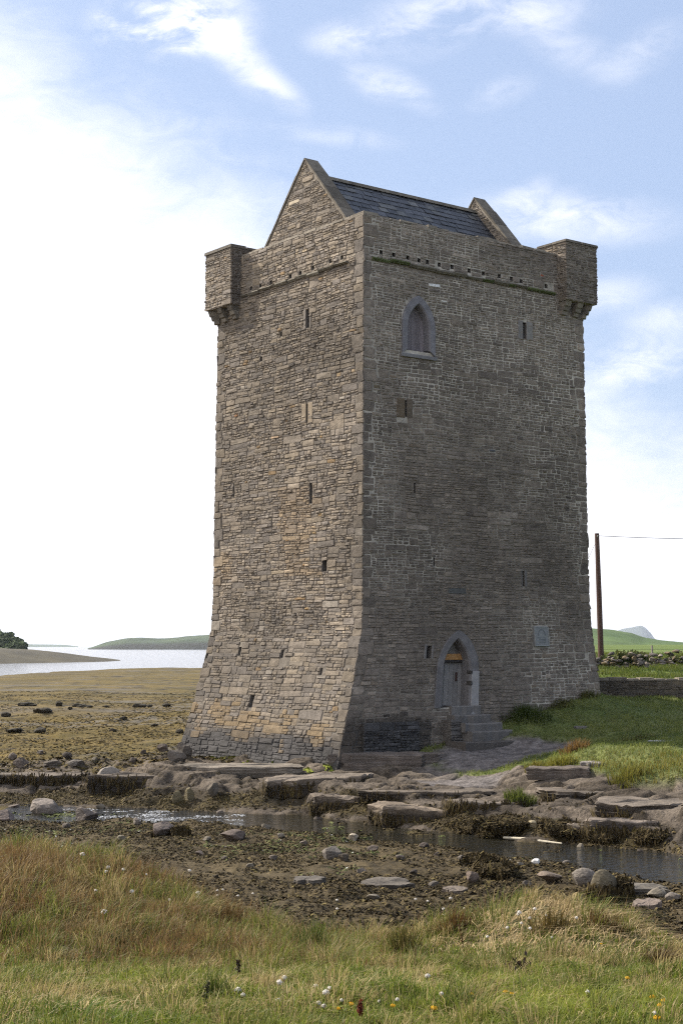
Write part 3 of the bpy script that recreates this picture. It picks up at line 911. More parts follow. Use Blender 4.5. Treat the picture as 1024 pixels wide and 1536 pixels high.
def surround(F, o, lw, rw, col, col2=None, lintel=None):
    x0, x1, z0, z1 = rect(o); mb = MB()
    block(mb, F, x0 - lw, x0 - .004, z0 - .03, z1 + .03, -.02, .022, col)
    block(mb, F, x1 + .004, x1 + rw, z0 - .03, z1 + .03, -.02, .021, col2 or col)
    if lintel:
        block(mb, F, x0 - lw, x1 + rw, z1 + .035, z1 + .035 + lintel, -.02, .054, np.array(col) * .9)
    return mb.build('window_surround', M_DRESSED, tower)


surround(F_SEA, SEA_SLITS[1], .26, .24, (.27, .215, .15), (.25, .20, .14))
surround(F_SEA, SEA_SLITS[0], .09, .13, (.19, .165, .14), None)
surround(F_ENT, ENT_SLITS[1], .34, .22, (.118, .090, .060), (.11, .088, .064))
surround(F_ENT, ENT_SLITS[0], .24, .28, (.17, .16, .15), (.21, .20, .185))
surround(F_ENT, ENT_SLITS[4], .05, .10, (.13, .125, .12))


def arch_frame(name, F, inn, out, mat, col, depth, proud, parent, lower_light=False):
    a = pointed(inn['cx'], inn['z0'], inn['hw'], inn['zs'], inn['za']); b = pointed(out['cx'], out['z0'], out['hw'], out['zs'], out['za'])
    n = len(a); mb = MB()
    a2 = a + (b - a) * .16                     # moulded edge
    rings = [(b, -.05), (b, proud - .012), (lerp(b, a, .06), proud), (a2, proud), (a, proud - .05), (lerp(a, np.array([inn['cx'], inn['z0'] + .6]), .04), -depth)]
    P = np.concatenate([F(q[:, 0], q[:, 1], d) for q, d in rings])
    f = []
    for r in range(len(rings) - 1):
        for i in range(n - 1):
            f.append([r * n + i, r * n + i + 1, (r + 1) * n + i + 1, (r + 1) * n + i])
    c = np.tile(np.array(col), (len(P), 1))
    rg = np.random.default_rng(3)
    for i in range(n):                          # voussoirs differ a little
        c[i::n] *= .88 + .24 * rg.random()
    mb.add(P, [np.array(f)], c)
    e = [[r * n for r in range(len(rings))], [r * n + n - 1 for r in range(len(rings))][::-1]]
    for q in e:
        mb.add(P[q], [list(range(len(q)))], col)
    return mb.build(name, mat, parent)


def planks(F, inn, depth, n, col, z0=None, z1=None, thick=.04, gapw=.006, seed=1, jit=.1):
    H = inn['za'] - inn['zs']; hw = inn['hw']; k = (H * H - hw * hw) / (2 * hw); r = hw + k
    mb = MB(); rg = np.random.default_rng(seed); e = np.linspace(-hw, hw, n + 1)

    def topz(x):
        return inn['zs'] + math.sqrt(max(r * r - (abs(x) + k) ** 2, 0))
    for i in range(n):
        xa, xb = e[i] + gapw, e[i + 1] - gapw
        za, zb = topz(xa), topz(xb); lo = inn['z0'] if z0 is None else z0
        xm = 0 if xa < 0 < xb else (xa + xb) / 2
        pl = [(xa, lo), (xb, lo), (xb, zb), (xm, topz(xm)), (xa, za)]
        if z1 is not None:
            pl = [(x, min(z, z1)) for x, z in pl]
        if min(p[1] for p in pl[2:]) <= lo + .02:
            pl = [(x, max(z, lo + .02)) for x, z in pl]
        pl = np.array(pl); dj = rg.uniform(-.006, .006)
        P = np.concatenate([F(inn['cx'] + pl[:, 0], pl[:, 1], -depth - thick), F(inn['cx'] + pl[:, 0], pl[:, 1], -depth + dj)])
        c = np.array(col) * rg.uniform(1 - jit * 2, 1 + jit * 2)
        mb.add(P, [[0, 1, 6, 5], [1, 2, 7, 6], [2, 3, 8, 7], [3, 4, 9, 8], [4, 0, 5, 9]], c)
        mb.add(P[5:], [[0, 1, 2, 3, 4]], c)
    return mb


# pointed window, boarded up
wn = arch_frame('window_frame', F_ENT, WIN, WIN_O, M_DRESSED, (.165, .16, .17), .26, .06, tower)
planks(F_ENT, dict(WIN, hw=WIN['hw'] + .02), .24, 5, (.19, .165, .17), seed=5).build('board', M_WOOD, wn)
sl = MB(); block(sl, F_ENT, 1.5, 3.02, 13.02, 13.138, -.25, .085, (.17, .165, .165)); sl.build('window_sill', M_DRESSED, wn)
wn['label'] = 'smooth grey pointed window surround with boarded opening'
# entrance
df = arch_frame('door_frame', F_ENT, DOOR, DOOR_O, M_DRESSED, (.14, .132, .13), .40, .05, tower)
jb = MB()
block(jb, F_ENT, DOOR['cx'] + DOOR['hw'] + .055, DOOR_O['cx'] + DOOR_O['hw'] + .012, 1.45, 2.93, -.02, .068, (.26, .25, .24)); jb.build('jamb_stone', M_DRESSED, df)['label'] = 'paler smooth jamb stone'
dr = planks(F_ENT, dict(DOOR, hw=DOOR['hw'] + .03), .36, 6, (.20, .185, .17), z1=3.24, seed=6).build('door', M_WOOD, tower)
planks(F_ENT, dict(DOOR, hw=DOOR['hw'] + .03), .36, 4, (.16, .145, .13), z0=3.24, seed=7, thick=.03).build('door_panel', M_WOOD, dr)
hb = MB(); block(hb, F_ENT, DOOR['cx'] - DOOR['hw'] - .02, DOOR['cx'] + DOOR['hw'] - .05, 3.30, 3.50, -.37, -.26, (.36, .19, .07)); hb.build('door_rail', M_WOOD, dr)['label'] = 'orange brown bare wood rail'
hb = MB(); block(hb, F_ENT, DOOR['cx'] - DOOR['hw'] - .02, DOOR['cx'] + DOOR['hw'] - .03, 3.21, 3.297, -.37, -.27, (.035, .03, .027)); hb.build('lintel_bar', M_WOOD, dr)
hb = MB(); block(hb, F_ENT, 4.12, 4.18, 2.62, 2.90, -.37, -.31, (.05, .025, .02)); hb.build('handle', M_DARK, dr)
hb = MB(); block(hb, F_ENT, DOOR['cx'] + DOOR['hw'] - .02, DOOR['cx'] + DOOR['hw'] + .06, 2.50, 2.62, -.1, .1, (.05, .045, .04)); hb.build('hinge', M_DARK, df); hb = MB(); block(hb, F_ENT, DOOR['cx'] + DOOR['hw'] - .02, DOOR['cx'] + DOOR['hw'] + .06, 2.86, 2.96, -.1, .1, (.05, .045, .04)); hb.build('hinge', M_DARK, df)
# niche light by the door
x0, x1, z0, z1 = rect(NICHE)
reveal(F_ENT, x0, x1, z0, z1, .22).build('niche', M_DARK, tower)
nb = MB(); block(nb, F_ENT, x0 - .10, x0 - .004, z0 - .03, z1 + .04, -.02, .03, (.15, .14, .13)); block(nb, F_ENT, x1 + .004, x1 + .06, z0 - .03, z1 + .04, -.02, .03, (.16, .15, .14)); nb.build('niche_surround', M_DRESSED, tower)
# plaque
pb = MB(); x0, x1, z0, z1 = rect(PLAQUE)
x0 += .03; x1 -= .03
block(pb, F_ENT, x0, x1, z0 + .02, z1 - .02, -.02, .07, (.165, .168, .162))
plq = pb.build('plaque', M_METAL, tower); plq['label'] = 'greenish grey metal plaque with faint raised relief'
pb = MB(); cxp = (x0 + x1) / 2
block(pb, F_ENT, x0 + .02, x1 - .02, z1 - .06, z1 - .035, .069, .085, (.21, .22, .21), .004); block(pb, F_ENT, x0 + .02, x1 - .02, z0 + .035, z0 + .06, .069, .085, (.21, .22, .21), .004)
block(pb, F_ENT, x0 + .02, x0 + .045, z0 + .062, z1 - .062, .069, .085, (.21, .22, .21), .004); block(pb, F_ENT, x1 - .045, x1 - .02, z0 + .062, z1 - .062, .069, .085, (.21, .22, .21), .004)
pa = pointed(cxp, z1 - .34, .17, z1 - .30, z1 - .10, 6); pa2 = pointed(cxp, z1 - .34, .14, z1 - .30, z1 - .13, 6)
for i in range(len(pa) - 1):
    q = np.array([pa[i], pa[i + 1], pa2[i + 1], pa2[i]]); pb.add(F_ENT(q[:, 0], q[:, 1], .078), [[0, 1, 2, 3]], (.10, .11, .11))
for zz_ in (.40, .45, .50, .55):
    w_ = .2 - .05 * ((zz_ * 20) % 2)
    block(pb, F_ENT, cxp - w_, cxp + w_, z1 - zz_ - .012, z1 - zz_ + .008, .069, .078, (.10, .11, .11), .003)
pb.build('relief', M_METAL, plq)

# dark footing course on the entrance side
ft = MB(); rg = np.random.default_rng(71)
FT = Flat(F_ENT(np.array([.85]), np.array([0.0]), np.array([-.03]))[0], (F_ENT(3.0, 0.7, 0) - F_ENT(-.0, 0.7, 0)) / np.linalg.norm(F_ENT(3.0, 0.7, 0) - F_ENT(0., 0.7, 0)), -DL)
wF = 2.15
P = np.concatenate([FT(np.array([0, wF, wF, 0]), np.array([-1.2, -1.2, 1.40, 1.40]), .10), FT(np.array([0, wF, wF, 0]), np.array([-1.2, -1.2, 1.40, 1.40]), -.3)])
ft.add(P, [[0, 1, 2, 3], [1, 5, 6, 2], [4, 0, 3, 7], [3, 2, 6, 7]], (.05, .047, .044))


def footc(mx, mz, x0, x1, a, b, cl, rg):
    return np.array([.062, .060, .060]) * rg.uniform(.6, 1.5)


FTs = Flat(FT.o + .105 * FT.n, FT.e, FT.n)
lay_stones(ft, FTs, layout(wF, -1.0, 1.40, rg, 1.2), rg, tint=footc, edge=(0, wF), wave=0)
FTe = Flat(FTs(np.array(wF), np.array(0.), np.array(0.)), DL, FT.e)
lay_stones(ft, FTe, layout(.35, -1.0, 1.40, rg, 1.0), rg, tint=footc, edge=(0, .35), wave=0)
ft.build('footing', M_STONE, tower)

# turrets -------------------------------------------------------------
def local(u, v, z):
    return C0 + u * DR + v * DL + np.array([0, 0, z])


def turret(u0, u1, v0, v1, zb, zt, sides, seed):
    rg = np.random.default_rng(seed); mb = MB(); st = MB(); cop = MB()
    o = [local(u0, v0, 0), local(u1, v0, 0), local(u1, v1, 0), local(u0, v1, 0)]
    P = np.array([q + np.array([0, 0, zb]) for q in o] + [q + np.array([0, 0, zt]) for q in o])
    mb.add(P, [[0, 3, 2, 1], [4, 5, 6, 7], [0, 1, 5, 4], [1, 2, 6, 5], [2, 3, 7, 6], [3, 0, 4, 7]], (.24, .215, .18))
    fs = {'v0': (local(u0, v0, 0), DR, -DL, u1 - u0, 1), 'u0': (local(u0, v0, 0), DL, -DR, v1 - v0, 0), 'v1': (local(u0, v1, 0), DR, DL, u1 - u0, 0), 'u1': (local(u1, v0, 0), DL, DR, v1 - v0, 0)}
    for k_, (oo, e, n, w, kk) in fs.items():
        F = Flat(oo, e, n)
        lay_stones(st, F, layout(w, zb, zt, rg, .95), rg, tint=tinter(kk, [], 500 + seed), edge=(0, w), wave=0, prot=(.004, .035))
    root = mb.build('turret', M_MORTAR, tower)
    st.build('turret_stones', M_STONE, root)
    # coping slabs, slightly oversailing
    for (a0, a1, b0, b1) in ((u0 - .05, (u0 + u1) / 2 - .01, v0 - .05, (v0 + v1) / 2 - .01), ((u0 + u1) / 2 + .01, u1 + .05, v0 - .05, (v0 + v1) / 2 + .05), (u0 - .05, (u0 + u1) / 2 - .01, (v0 + v1) / 2 + .01, v1 + .05), ((u0 + u1) / 2 + .01, u1 + .05, (v0 + v1) / 2 + .07, v1 + .05)):
        h = rg.uniform(.07, .11)
        B = np.array([local(a0, b0, zt + .003), local(a1, b0, zt + .003), local(a1, b1, zt + .003), local(a0, b1, zt + .003)]); T_ = B + np.array([0, 0, h]) + (B.mean(0) - B) * .03
        cop.add(np.concatenate([B, T_]), [[0, 3, 2, 1], [4, 5, 6, 7], [0, 1, 5, 4], [1, 2, 6, 5], [2, 3, 7, 6], [3, 0, 4, 7]], np.array([.13, .115, .095]) * rg.uniform(.85, 1.15))
    cop.build('turret_coping', M_STONE, root)
    # stepped corbels under the oversailing sides
    for (pu, pv, du, dv) in sides:
        cb = MB()
        w = .13
        for j, (pr, zc, h) in enumerate(((.36, zb - .09, .18), (.25, zb - .255, .15), (.13, zb - .40, .14))):
            q = np.array([[-w, -.1], [w, -.1], [w, pr * .93], [-w, pr * .93]]); n_ = len(q)
            ax = du * DR + dv * DL; tg = np.array([-ax[1], ax[0], 0])
            base = local(pu, pv, zc - h / 2); lo = [base + a * tg + (b if b < 0 else b * .82) * ax for a, b in q]; hi = [base + a * tg + b * ax + np.array([0, 0, h - .006]) for a, b in q]
            cb.add(np.array(lo + hi), [[0, 3, 2, 1], [4, 5, 6, 7], [0, 1, 5, 4], [1, 2, 6, 5], [2, 3, 7, 6], [3, 0, 4, 7]], np.array([.17, .15, .12]) * rg.uniform(.75, 1.2))
        cb.build('corbel', M_STONE, root)
    return root


turret(-.38, .85, 6.98, 8.62, 15.72, 17.74, [(-.0, 7.2, -1, 0), (-.0, 7.85, -1, 0), (-.02, 8.42, -.8, .6), (.5, 8.42, 0, 1)], 31)
turret(8.72, 10.24, -.40, .95, 15.80, 17.86, [(8.92, .0, 0, -1), (9.5, .0, 0, -1), (9.95, .02, .6, -.8), (9.97, .55, 1, 0)], 32)

# gables and roof ---------------------------------------------------------
VM = 4.17; GSL = 1.13


def gable(u0, u1, zap, seed, seaward):
    rg = np.random.default_rng(seed); mb = MB(); st = MB(); cop = MB()
    hb = 3.05; zb = zap - hb * GSL
    o = []
    for u in (u0, u1):
        o += [local(u, VM - hb, zb - .6), local(u, VM + hb, zb - .6), local(u, VM + hb, zb), local(u, VM, zap), local(u, VM - hb, zb)]
    mb.add(np.array(o), [[0, 1, 2, 3, 4], [9, 8, 7, 6, 5]], (.25, .22, .18)); mb.add(np.array(o), [[2, 7, 8, 3], [3, 8, 9, 4], [1, 6, 7, 2], [4, 9, 5, 0]], (.25, .22, .18))
    root = mb.build('gable', M_MORTAR, tower)
    for u, n in ((u0, -DR), (u1, DR)):
        F = Flat(local(u, VM - hb, 0), DL, n)

        def keep(mx, mz, x0, x1, a, b):
            return b < zap - .12 - GSL * max(abs(x0 - hb), abs(x1 - hb)) + .10
        rc = []
        for r in layout(2 * hb, zb - .5, zap - .1, rg, .95):        # cut to the rake
            x0, x1, a, b = r
            lim = hb - max(0, (b - (zap - .06)) / -GSL); xm0 = hb - (zap - .06 - b) / GSL; xm1 = hb + (zap - .06 - b) / GSL
            x0, x1 = max(x0, xm0), min(x1, xm1)
            if x1 - x0 > .05: rc.append((x0, x1, a, b))
        lay_stones(st, F, rc, rg, tint=tinter(0, [(hb + .75, 19.0, (.45, .38, .28))] if seaward else [], 600 + seed), wave=0, prot=(.004, .035))
    st.build('gable_stones', M_STONE, root)
    # raking coping in separate slabs
    for sgn in (-1, 1):
        t = 0.0; L_ = math.hypot(hb, hb * GSL)
        while t < L_ - .05:
            l = min(rg.uniform(.5, .95), L_ - t); e0, e1 = t / L_ + .0015, (t + l) / L_ - .0015
            th = .07 + rg.uniform(-.015, .015); nrm = np.array([GSL, 1]) / math.hypot(GSL, 1)
            B = []
            for e in (e0, e1):
                for u in (u0 - .045, u1 + .045):
                    for hh in (.004, th):
                        vv = VM + sgn * (hb * e + nrm[0] * hh * (0 if (e == e0 and t == 0) else 1)); z = zap - hb * GSL * e + nrm[1] * hh * (1.5 if (e == e0 and t == 0) else 1)
                        B.append(local(u, vv, z))
            cop.add(np.array(B), [[0, 1, 3, 2], [4, 6, 7, 5], [0, 4, 5, 1], [2, 3, 7, 6], [1, 5, 7, 3], [0, 2, 6, 4]], np.array([.115, .10, .078]) * rg.uniform(.75, 1.3))
            t += l
    cop.build('gable_coping', M_STONE, root)


gable(.78, 1.26, 20.40, 41, True)
gable(8.62, 9.10, 20.42, 42, False)

rf = MB(); rg = np.random.default_rng(81); zr = 19.92; hb = 2.95; L_ = math.hypot(hb, hb * GSL); ur0, ur1 = 1.262, 8.618
for sgn in (-1, 1):
    rows = 15; dl_ = L_ / rows
    P = np.array([local(ur0, VM, zr - .03), local(ur1, VM, zr - .03), local(ur1, VM + sgn * hb, zr - .03 - hb * GSL), local(ur0, VM + sgn * hb, zr - .03 - hb * GSL)])
    rf.add(P, [[0, 1, 2, 3]], (.05, .05, .055))
    nv = np.array([GSL, 1]) / math.hypot(GSL, 1)
    for r in range(rows):
        x = ur0 - (.2 if r % 2 else 0)
        while x < ur1:
            w = .40 * rg.uniform(.93, 1.07); xa, xb = max(x + .006, ur0), min(x + w - .006, ur1); x += w
            if xb - xa < .05: continue
            t0, t1 = max(r * dl_ - .02, 0.01), (r + 1) * dl_ + .03
            lf = rg.uniform(.018, .034); q = []
            for tt_, off in ((t0, .006), (t1, lf)):
                for xx in (xa, xb):
                    jj = rg.normal(0, .004)
                    q.append(local(xx, VM + sgn * (hb * tt_ / L_ + nv[0] * (off + jj)), zr - hb * GSL * tt_ / L_ + nv[1] * (off + jj)))
            for xx in (xa, xb):
                q.append(local(xx, VM + sgn * (hb * t1 / L_ + nv[0] * (lf - .015)), zr - hb * GSL * t1 / L_ + nv[1] * (lf - .015)))
            c = np.array([.040, .042, .048]) * rg.uniform(.6, 1.5)
            if rg.random() < .16: c = np.array([.085, .085, .08]) * rg.uniform(.6, 1.3)
            rf.add(np.array(q), [[0, 1, 3, 2], [2, 3, 5, 4]], c)
roof = rf.build('roof', M_SLATE, tower)
rd = MB(); x = ur0
while x < ur1 - .05:
    l = min(.45, ur1 - x)
    P = []
    for xx in (x + .006, x + l - .006):
        for (dv, dz) in ((-.16, -.11), (-.06, .035), (.06, .035), (.16, -.11)):
            P.append(local(xx, VM + dv, zr + dz + .03))
    rd.add(np.array(P), [[0, 1, 5, 4], [1, 2, 6, 5], [2, 3, 7, 6], [0, 3, 2, 1], [4, 5, 6, 7]], np.array([.13, .115, .09]) * rg.uniform(.8, 1.2)); x += l
rd.build('ridge_tiles', M_STONE, roof)

# ------------------------------------------------------------------ steps to the door
steps = empty('stone_steps', tuple(F_ENT(3.7, 0.4, .8)))
tag(steps, 'worn grey stone steps climbing to the pointed door', 'steps')


def stepblock(name, u0, u1, d0, d1, z0, z1, col, lab=None, seed=0):
    """tread slab with worn, chipped edge"""
    rg = np.random.default_rng(seed); n = 9
    us = np.linspace(u0, u1, n); mb = MB(); P = []
    fr = d1 + rg.normal(0, .018, n)
    tp = z1 - .012 * np.sin(np.linspace(0, math.pi, n)) + rg.normal(0, .006, n)
    for u, f_, t_ in zip(us, fr, tp):
        for d, z in ((d0, z0), (f_ - .01, z0), (f_, t_ - .03), (f_ - .03, t_), (d0, t_ + .004)):
            P.append(C0 + u * DR - d * DL + np.array([0, 0, z]))
    F_ = []
    for i in range(n - 1):
        for j in range(5):
            F_.append([i * 5 + j, i * 5 + (j + 1) % 5, (i + 1) * 5 + (j + 1) % 5, (i + 1) * 5 + j])
    mb.add(np.array(P), [np.array(F_), [list(range(5))], [list(range((n - 1) * 5, n * 5))[::-1]]], col)
    o = mb.build(name, M_DRESSED, steps)
    if lab: o['label'] = lab
    return o


stepblock('sill', 3.26, 4.52, .0, .40, 1.52, 1.845, (.15, .14, .13), seed=1)
stepblock('tread', 3.12, 4.66, .2, .72, 1.26, 1.56, (.13, .12, .11), seed=2)
stepblock('tread', 3.28, 4.92, .5, 1.00, 1.02, 1.30, (.14, .13, .12), seed=3)
stepblock('tread', 3.36, 5.12, .7, 1.28, .74, 1.06, (.13, .12, .11), seed=4)
stepblock('base_slab', 2.75, 5.85, .7, 1.65, .12, .76, (.085, .075, .066), 'broad dark bottom slab', seed=5)
cheek = MB(); rg = np.random.default_rng(8)
Fc = Flat(C0 + 2.90 * DR - .8 * DL, DR, -DL)
lay_stones(cheek, Fc, layout(.42, .3, 1.42, rg, 1.1), rg, wave=0, edge=(0, .42), tint=lambda *a: np.array([.10, .092, .085]) * a[7].uniform(.7, 1.3))
Pc = np.array([C0 + u * DR - d * DL + np.array([0, 0, z]) for u in (2.90, 3.32) for d in (.1, .79) for z in (.2, 1.42)])
cheek.add(Pc, [[0, 2, 3, 1], [4, 5, 7, 6], [0, 4, 6, 2], [1, 3, 7, 5], [2, 6, 7, 3]], (.10, .09, .08))
cheek.build('cheek_wall', M_STONE, steps)

# ------------------------------------------------------------------ rocks
def icosphere(sub):
    t = (1 + 5 ** .5) / 2
    v = np.array([[-1, t, 0], [1, t, 0], [-1, -t, 0], [1, -t, 0], [0, -1, t], [0, 1, t], [0, -1, -t], [0, 1, -t], [t, 0, -1], [t, 0, 1], [-t, 0, -1], [-t, 0, 1]], float)
    v /= np.linalg.norm(v, axis=1)[:, None]
    f = [[0, 11, 5], [0, 5, 1], [0, 1, 7], [0, 7, 10], [0, 10, 11], [1, 5, 9], [5, 11, 4], [11, 10, 2], [10, 7, 6], [7, 1, 8], [3, 9, 4], [3, 4, 2], [3, 2, 6], [3, 6, 8], [3, 8, 9], [4, 9, 5], [2, 4, 11], [6, 2, 10], [8, 6, 7], [9, 8, 1]]
    v = list(map(tuple, v))
    for _ in range(sub):
        c = {}; nf = []

        def m(a, b):
            k = (min(a, b), max(a, b))
            if k not in c:
                q = np.array(v[a]) + np.array(v[b]); v.append(tuple(q / np.linalg.norm(q))); c[k] = len(v) - 1
            return c[k]
        for a, b, d in f:
            x, y, z = m(a, b), m(b, d), m(d, a)
            nf += [[a, x, z], [b, y, x], [d, z, y], [x, y, z]]
        f = nf
    return np.array(v), np.array(f)


ICO = {k: icosphere(k) for k in (1, 2, 3, 4)}


def noise3(P, sc, seed):
    return (fbm(P[:, 0] * sc + 3.1, P[:, 1] * sc - 1.7 + P[:, 2] * sc * .7, seed, 3) + fbm(P[:, 2] * sc + 5.3, P[:, 0] * sc * .8 + P[:, 1] * sc * .3, seed + 9, 3))


def rock_shape(seed, sub=3, cuts=9, rough=.10, cut=(.46, .84)):
    rg = np.random.default_rng(seed); v, f = ICO[sub]; v = v.copy()
    for i in range(cuts):
        n = rg.normal(0, 1, 3); n /= np.linalg.norm(n); h = rg.uniform(*cut)
        d = v @ n; v = v - np.maximum(d - h, 0)[:, None] * n * .96
    v = v * (1 + rough * noise3(v, 1.6, seed)[:, None] + rough * .5 * noise3(v, 5, seed + 3)[:, None])
    return v / np.abs(v).max(0), f


def rock_mesh(size, col, seed, weed=0.0, sub=3, cuts=9, rough=.10, rz=0.0, tilt=(0, 0), wcol=(.05, .04, .017)):
    """verts about the rock's own foot; lower part clad in wrack where weed > 0"""
    v, f = rock_shape(seed, sub, cuts, rough)
    P = v * np.array(size) / 2
    for ax_, an in ((0, tilt[0]), (1, tilt[1])):
        c, s_ = math.cos(an), math.sin(an); a, b = (1, 2) if ax_ == 0 else (0, 2)
        q = P.copy(); q[:, a] = P[:, a] * c - P[:, b] * s_; q[:, b] = P[:, a] * s_ + P[:, b] * c; P = q
    c, s_ = math.cos(rz), math.sin(rz); q = P.copy(); q[:, 0] = P[:, 0] * c - P[:, 1] * s_; q[:, 1] = P[:, 0] * s_ + P[:, 1] * c; P = q
    P[:, 2] += -P[:, 2].min() - .12 * size[2]
    n = noise3(P, 3 / max(size), seed + 20) * .5 + .5
    cl = np.array(col)[None] * (.75 + .5 * n)[:, None]
    if weed:
        m = ss(weed + .15, weed - .15, P[:, 2] / max(P[:, 2].max(), .01) + .35 * (n - .5))
        cl = lerp(cl, np.array(wcol)[None] * (.6 + .8 * n)[:, None], m[:, None])
    return P, f, cl


FLK = {'p': [], 'n': []}      # places where wrack hangs on boulders


def px_size(P, w, h):
    """photo pixels -> metres at that distance"""
    return w * P[1] / FPX, h * P[1] / FPX


def rock(name, px, py, w, h, col, label, seed, cat='rock', group=None, weed=0.0, depth=.8, sub=3, cuts=9, rough=.10, rz=None, tilt=(0, 0), P=None, wcol=(.05, .04, .017)):
    P = on_ground(px, py) if P is None else P
    W_, H_ = px_size(P, w, h)
    dpt = max(W_ * depth, H_ * .7)
    P = P + np.array([0, dpt * .35, 0]); P[2] = min(P[2], float(height(P[0], P[1])[0]) + .0)
    rz = ((seed * 37) % 100) / 100 * .8 - .4 if rz is None else rz
    v, f, c = rock_mesh((W_, dpt, H_ * 1.18), col, seed, weed, sub, cuts, rough, rz, tilt, wcol)
    mb = MB(); mb.add(v + P, [f], c)
    o = mb.build(name, M_ROCK, None, loc=P, smooth=weed > .4)
    tag(o, label, cat, group)
    if weed:
        tri = v[f]; cen = tri.mean(1); nn = np.cross(tri[:, 1] - tri[:, 0], tri[:, 2] - tri[:, 0]); ar = np.linalg.norm(nn, axis=1)
        k = (cen[:, 2] < weed * v[:, 2].max() * 1.05) & (nn[:, 2] > -.3 * ar)
        FLK['p'].append((cen + P)[k]); FLK['n'].append((nn / (ar[:, None] + 1e-9))[k])
    return o


GRY = (.20, .175, .15); DRK = (.10, .08, .065); BRN = (.17, .14, .115); PAL_ = (.30, .27, .22); OLV = (.06, .048, .02)
rock('boulder', 67, 1224, 52, 27, (.165, .14, .12), 'largest angular grey brown boulder at the left end of the stream', 901)
rock('boulder', 127, 1232, 38, 23, (.155, .13, .11), 'squat brown boulder just right of the big angular boulder', 902)
rock('boulder', 6, 1232, 34, 18, (.175, .14, .12), 'low brown boulder cut by the left edge of the photo', 903)
rock('boulder', 30, 1152, 24, 17, DRK, 'dark square boulder standing alone on the left rock ledge', 904, cuts=12)
rock('boulder', 262, 1143, 34, 22, (.13, .11, .09), 'slanted brown block leaning at the foot of the tower corner', 905, tilt=(0, -.55), cuts=22, depth=.5)
rock('boulder', 277, 1138, 24, 26, (.10, .085, .07), 'dark upright block behind the slanted block at the tower corner', 906, cuts=22, depth=.6)
rock('boulder', 243, 1128, 18, 13, DRK, 'small dark boulder on the seaweed left of the tower corner', 907)
rock('boulder', 76, 1153, 42, 12, (.12, .1, .08), 'long low brown stone on the left ledge beside the dark square boulder', 908)
rock('boulder', 114, 1151, 28, 12, (.14, .12, .1), 'low grey stone on the left ledge near the pale ledge boulder', 909)
rock('boulder', 163, 1176, 38, 24, (.21, .185, .155), 'pale rounded boulder resting in a notch of the left ledge', 910)
rock('boulder', 265, 1207, 19, 20, (.15, .125, .072), 'yellowish round stone at the ledge foot by the stream', 911, cuts=9)
rock('boulder', 283, 1204, 16, 22, (.14, .115, .065), 'upright ochre stone next to the yellowish round stone', 912, cuts=7)
rock('boulder', 318, 1196, 20, 24, (.12, .1, .075), 'brown stone at the ledge foot right of the ochre stones', 913)
rock('boulder', 240, 1256, 42, 23, (.155, .125, .105), 'humped brown boulder on the near side of the rapids', 914, weed=.2)
rock('boulder', 270, 1254, 28, 12, (.09, .07, .045), 'low weedy stone touching the humped brown boulder', 915, weed=.6)
rock('boulder', 352, 1261, 46, 17, (.11, .085, .07), 'flat topped dark boulder near the middle of the stream bank', 916, cuts=12)
rock('boulder', 496, 1289, 36, 19, (.15, .13, .11), 'grey wedge shaped boulder alone on the brown mud', 917, cuts=12)
rock('boulder', 707, 1324, 23, 18, (.12, .09, .07), 'pointed dark brown stone on the mud left of the flat topped rock', 918, cuts=10)
rock('boulder', 828, 1325, 46, 17, (.145, .112, .085), 'flat topped tan rock at the near edge of the pool', 919, cuts=12)
rock('boulder', 877, 1329, 40, 26, (.165, .142, .118), 'smooth round grey boulder at the edge of the pool', 920, cuts=3, rough=.05, sub=4)
rock('boulder', 906, 1358, 46, 52, (.12, .10, .065), 'tall upright mossy boulder between pool and grass', 921, weed=.45, depth=.6, tilt=(0, .12))
rock('boulder', 866, 1352, 17, 13, (.24, .19, .09), 'small yellow lichened stone left of the tall mossy boulder', 922, cuts=6)
rock('boulder', 925, 1352, 46, 24, OLV, 'low wrack covered rock right of the tall mossy boulder', 923, weed=.9)
rock('boulder', 906, 1307, 22, 12, OLV, 'small dark weedy stone in the pool behind the round grey boulder', 924, weed=.8)
rock('boulder', 803, 1297, 15, 9, (.62, .6, .56), 'bright white stone by the weed bank in midstream', 925, cuts=6)
rock('boulder', 530, 1262, 15, 11, (.34, .29, .22), 'pale buff stone in the stream weed below the tower corner', 926, cuts=7)
rock('boulder', 969, 1259, 11, 10, (.55, .53, .48), 'small white stone at the foot of the right hand ledge', 927, cuts=5)
rock('boulder', 798, 1243, 16, 12, (.36, .30, .19), 'cream stone among the weedy boulders in the ledge gap', 928, cuts=6)
rock('boulder', 871, 1043, 8, 7, (.7, .7, .66), 'small white ball shaped stone against the tower wall on the grass', 929, cuts=2, rough=.03)
rock('boulder', 515, 1292, 18, 14, (.10, .08, .06), 'small dark stone touching the grey wedge shaped boulder', 930)
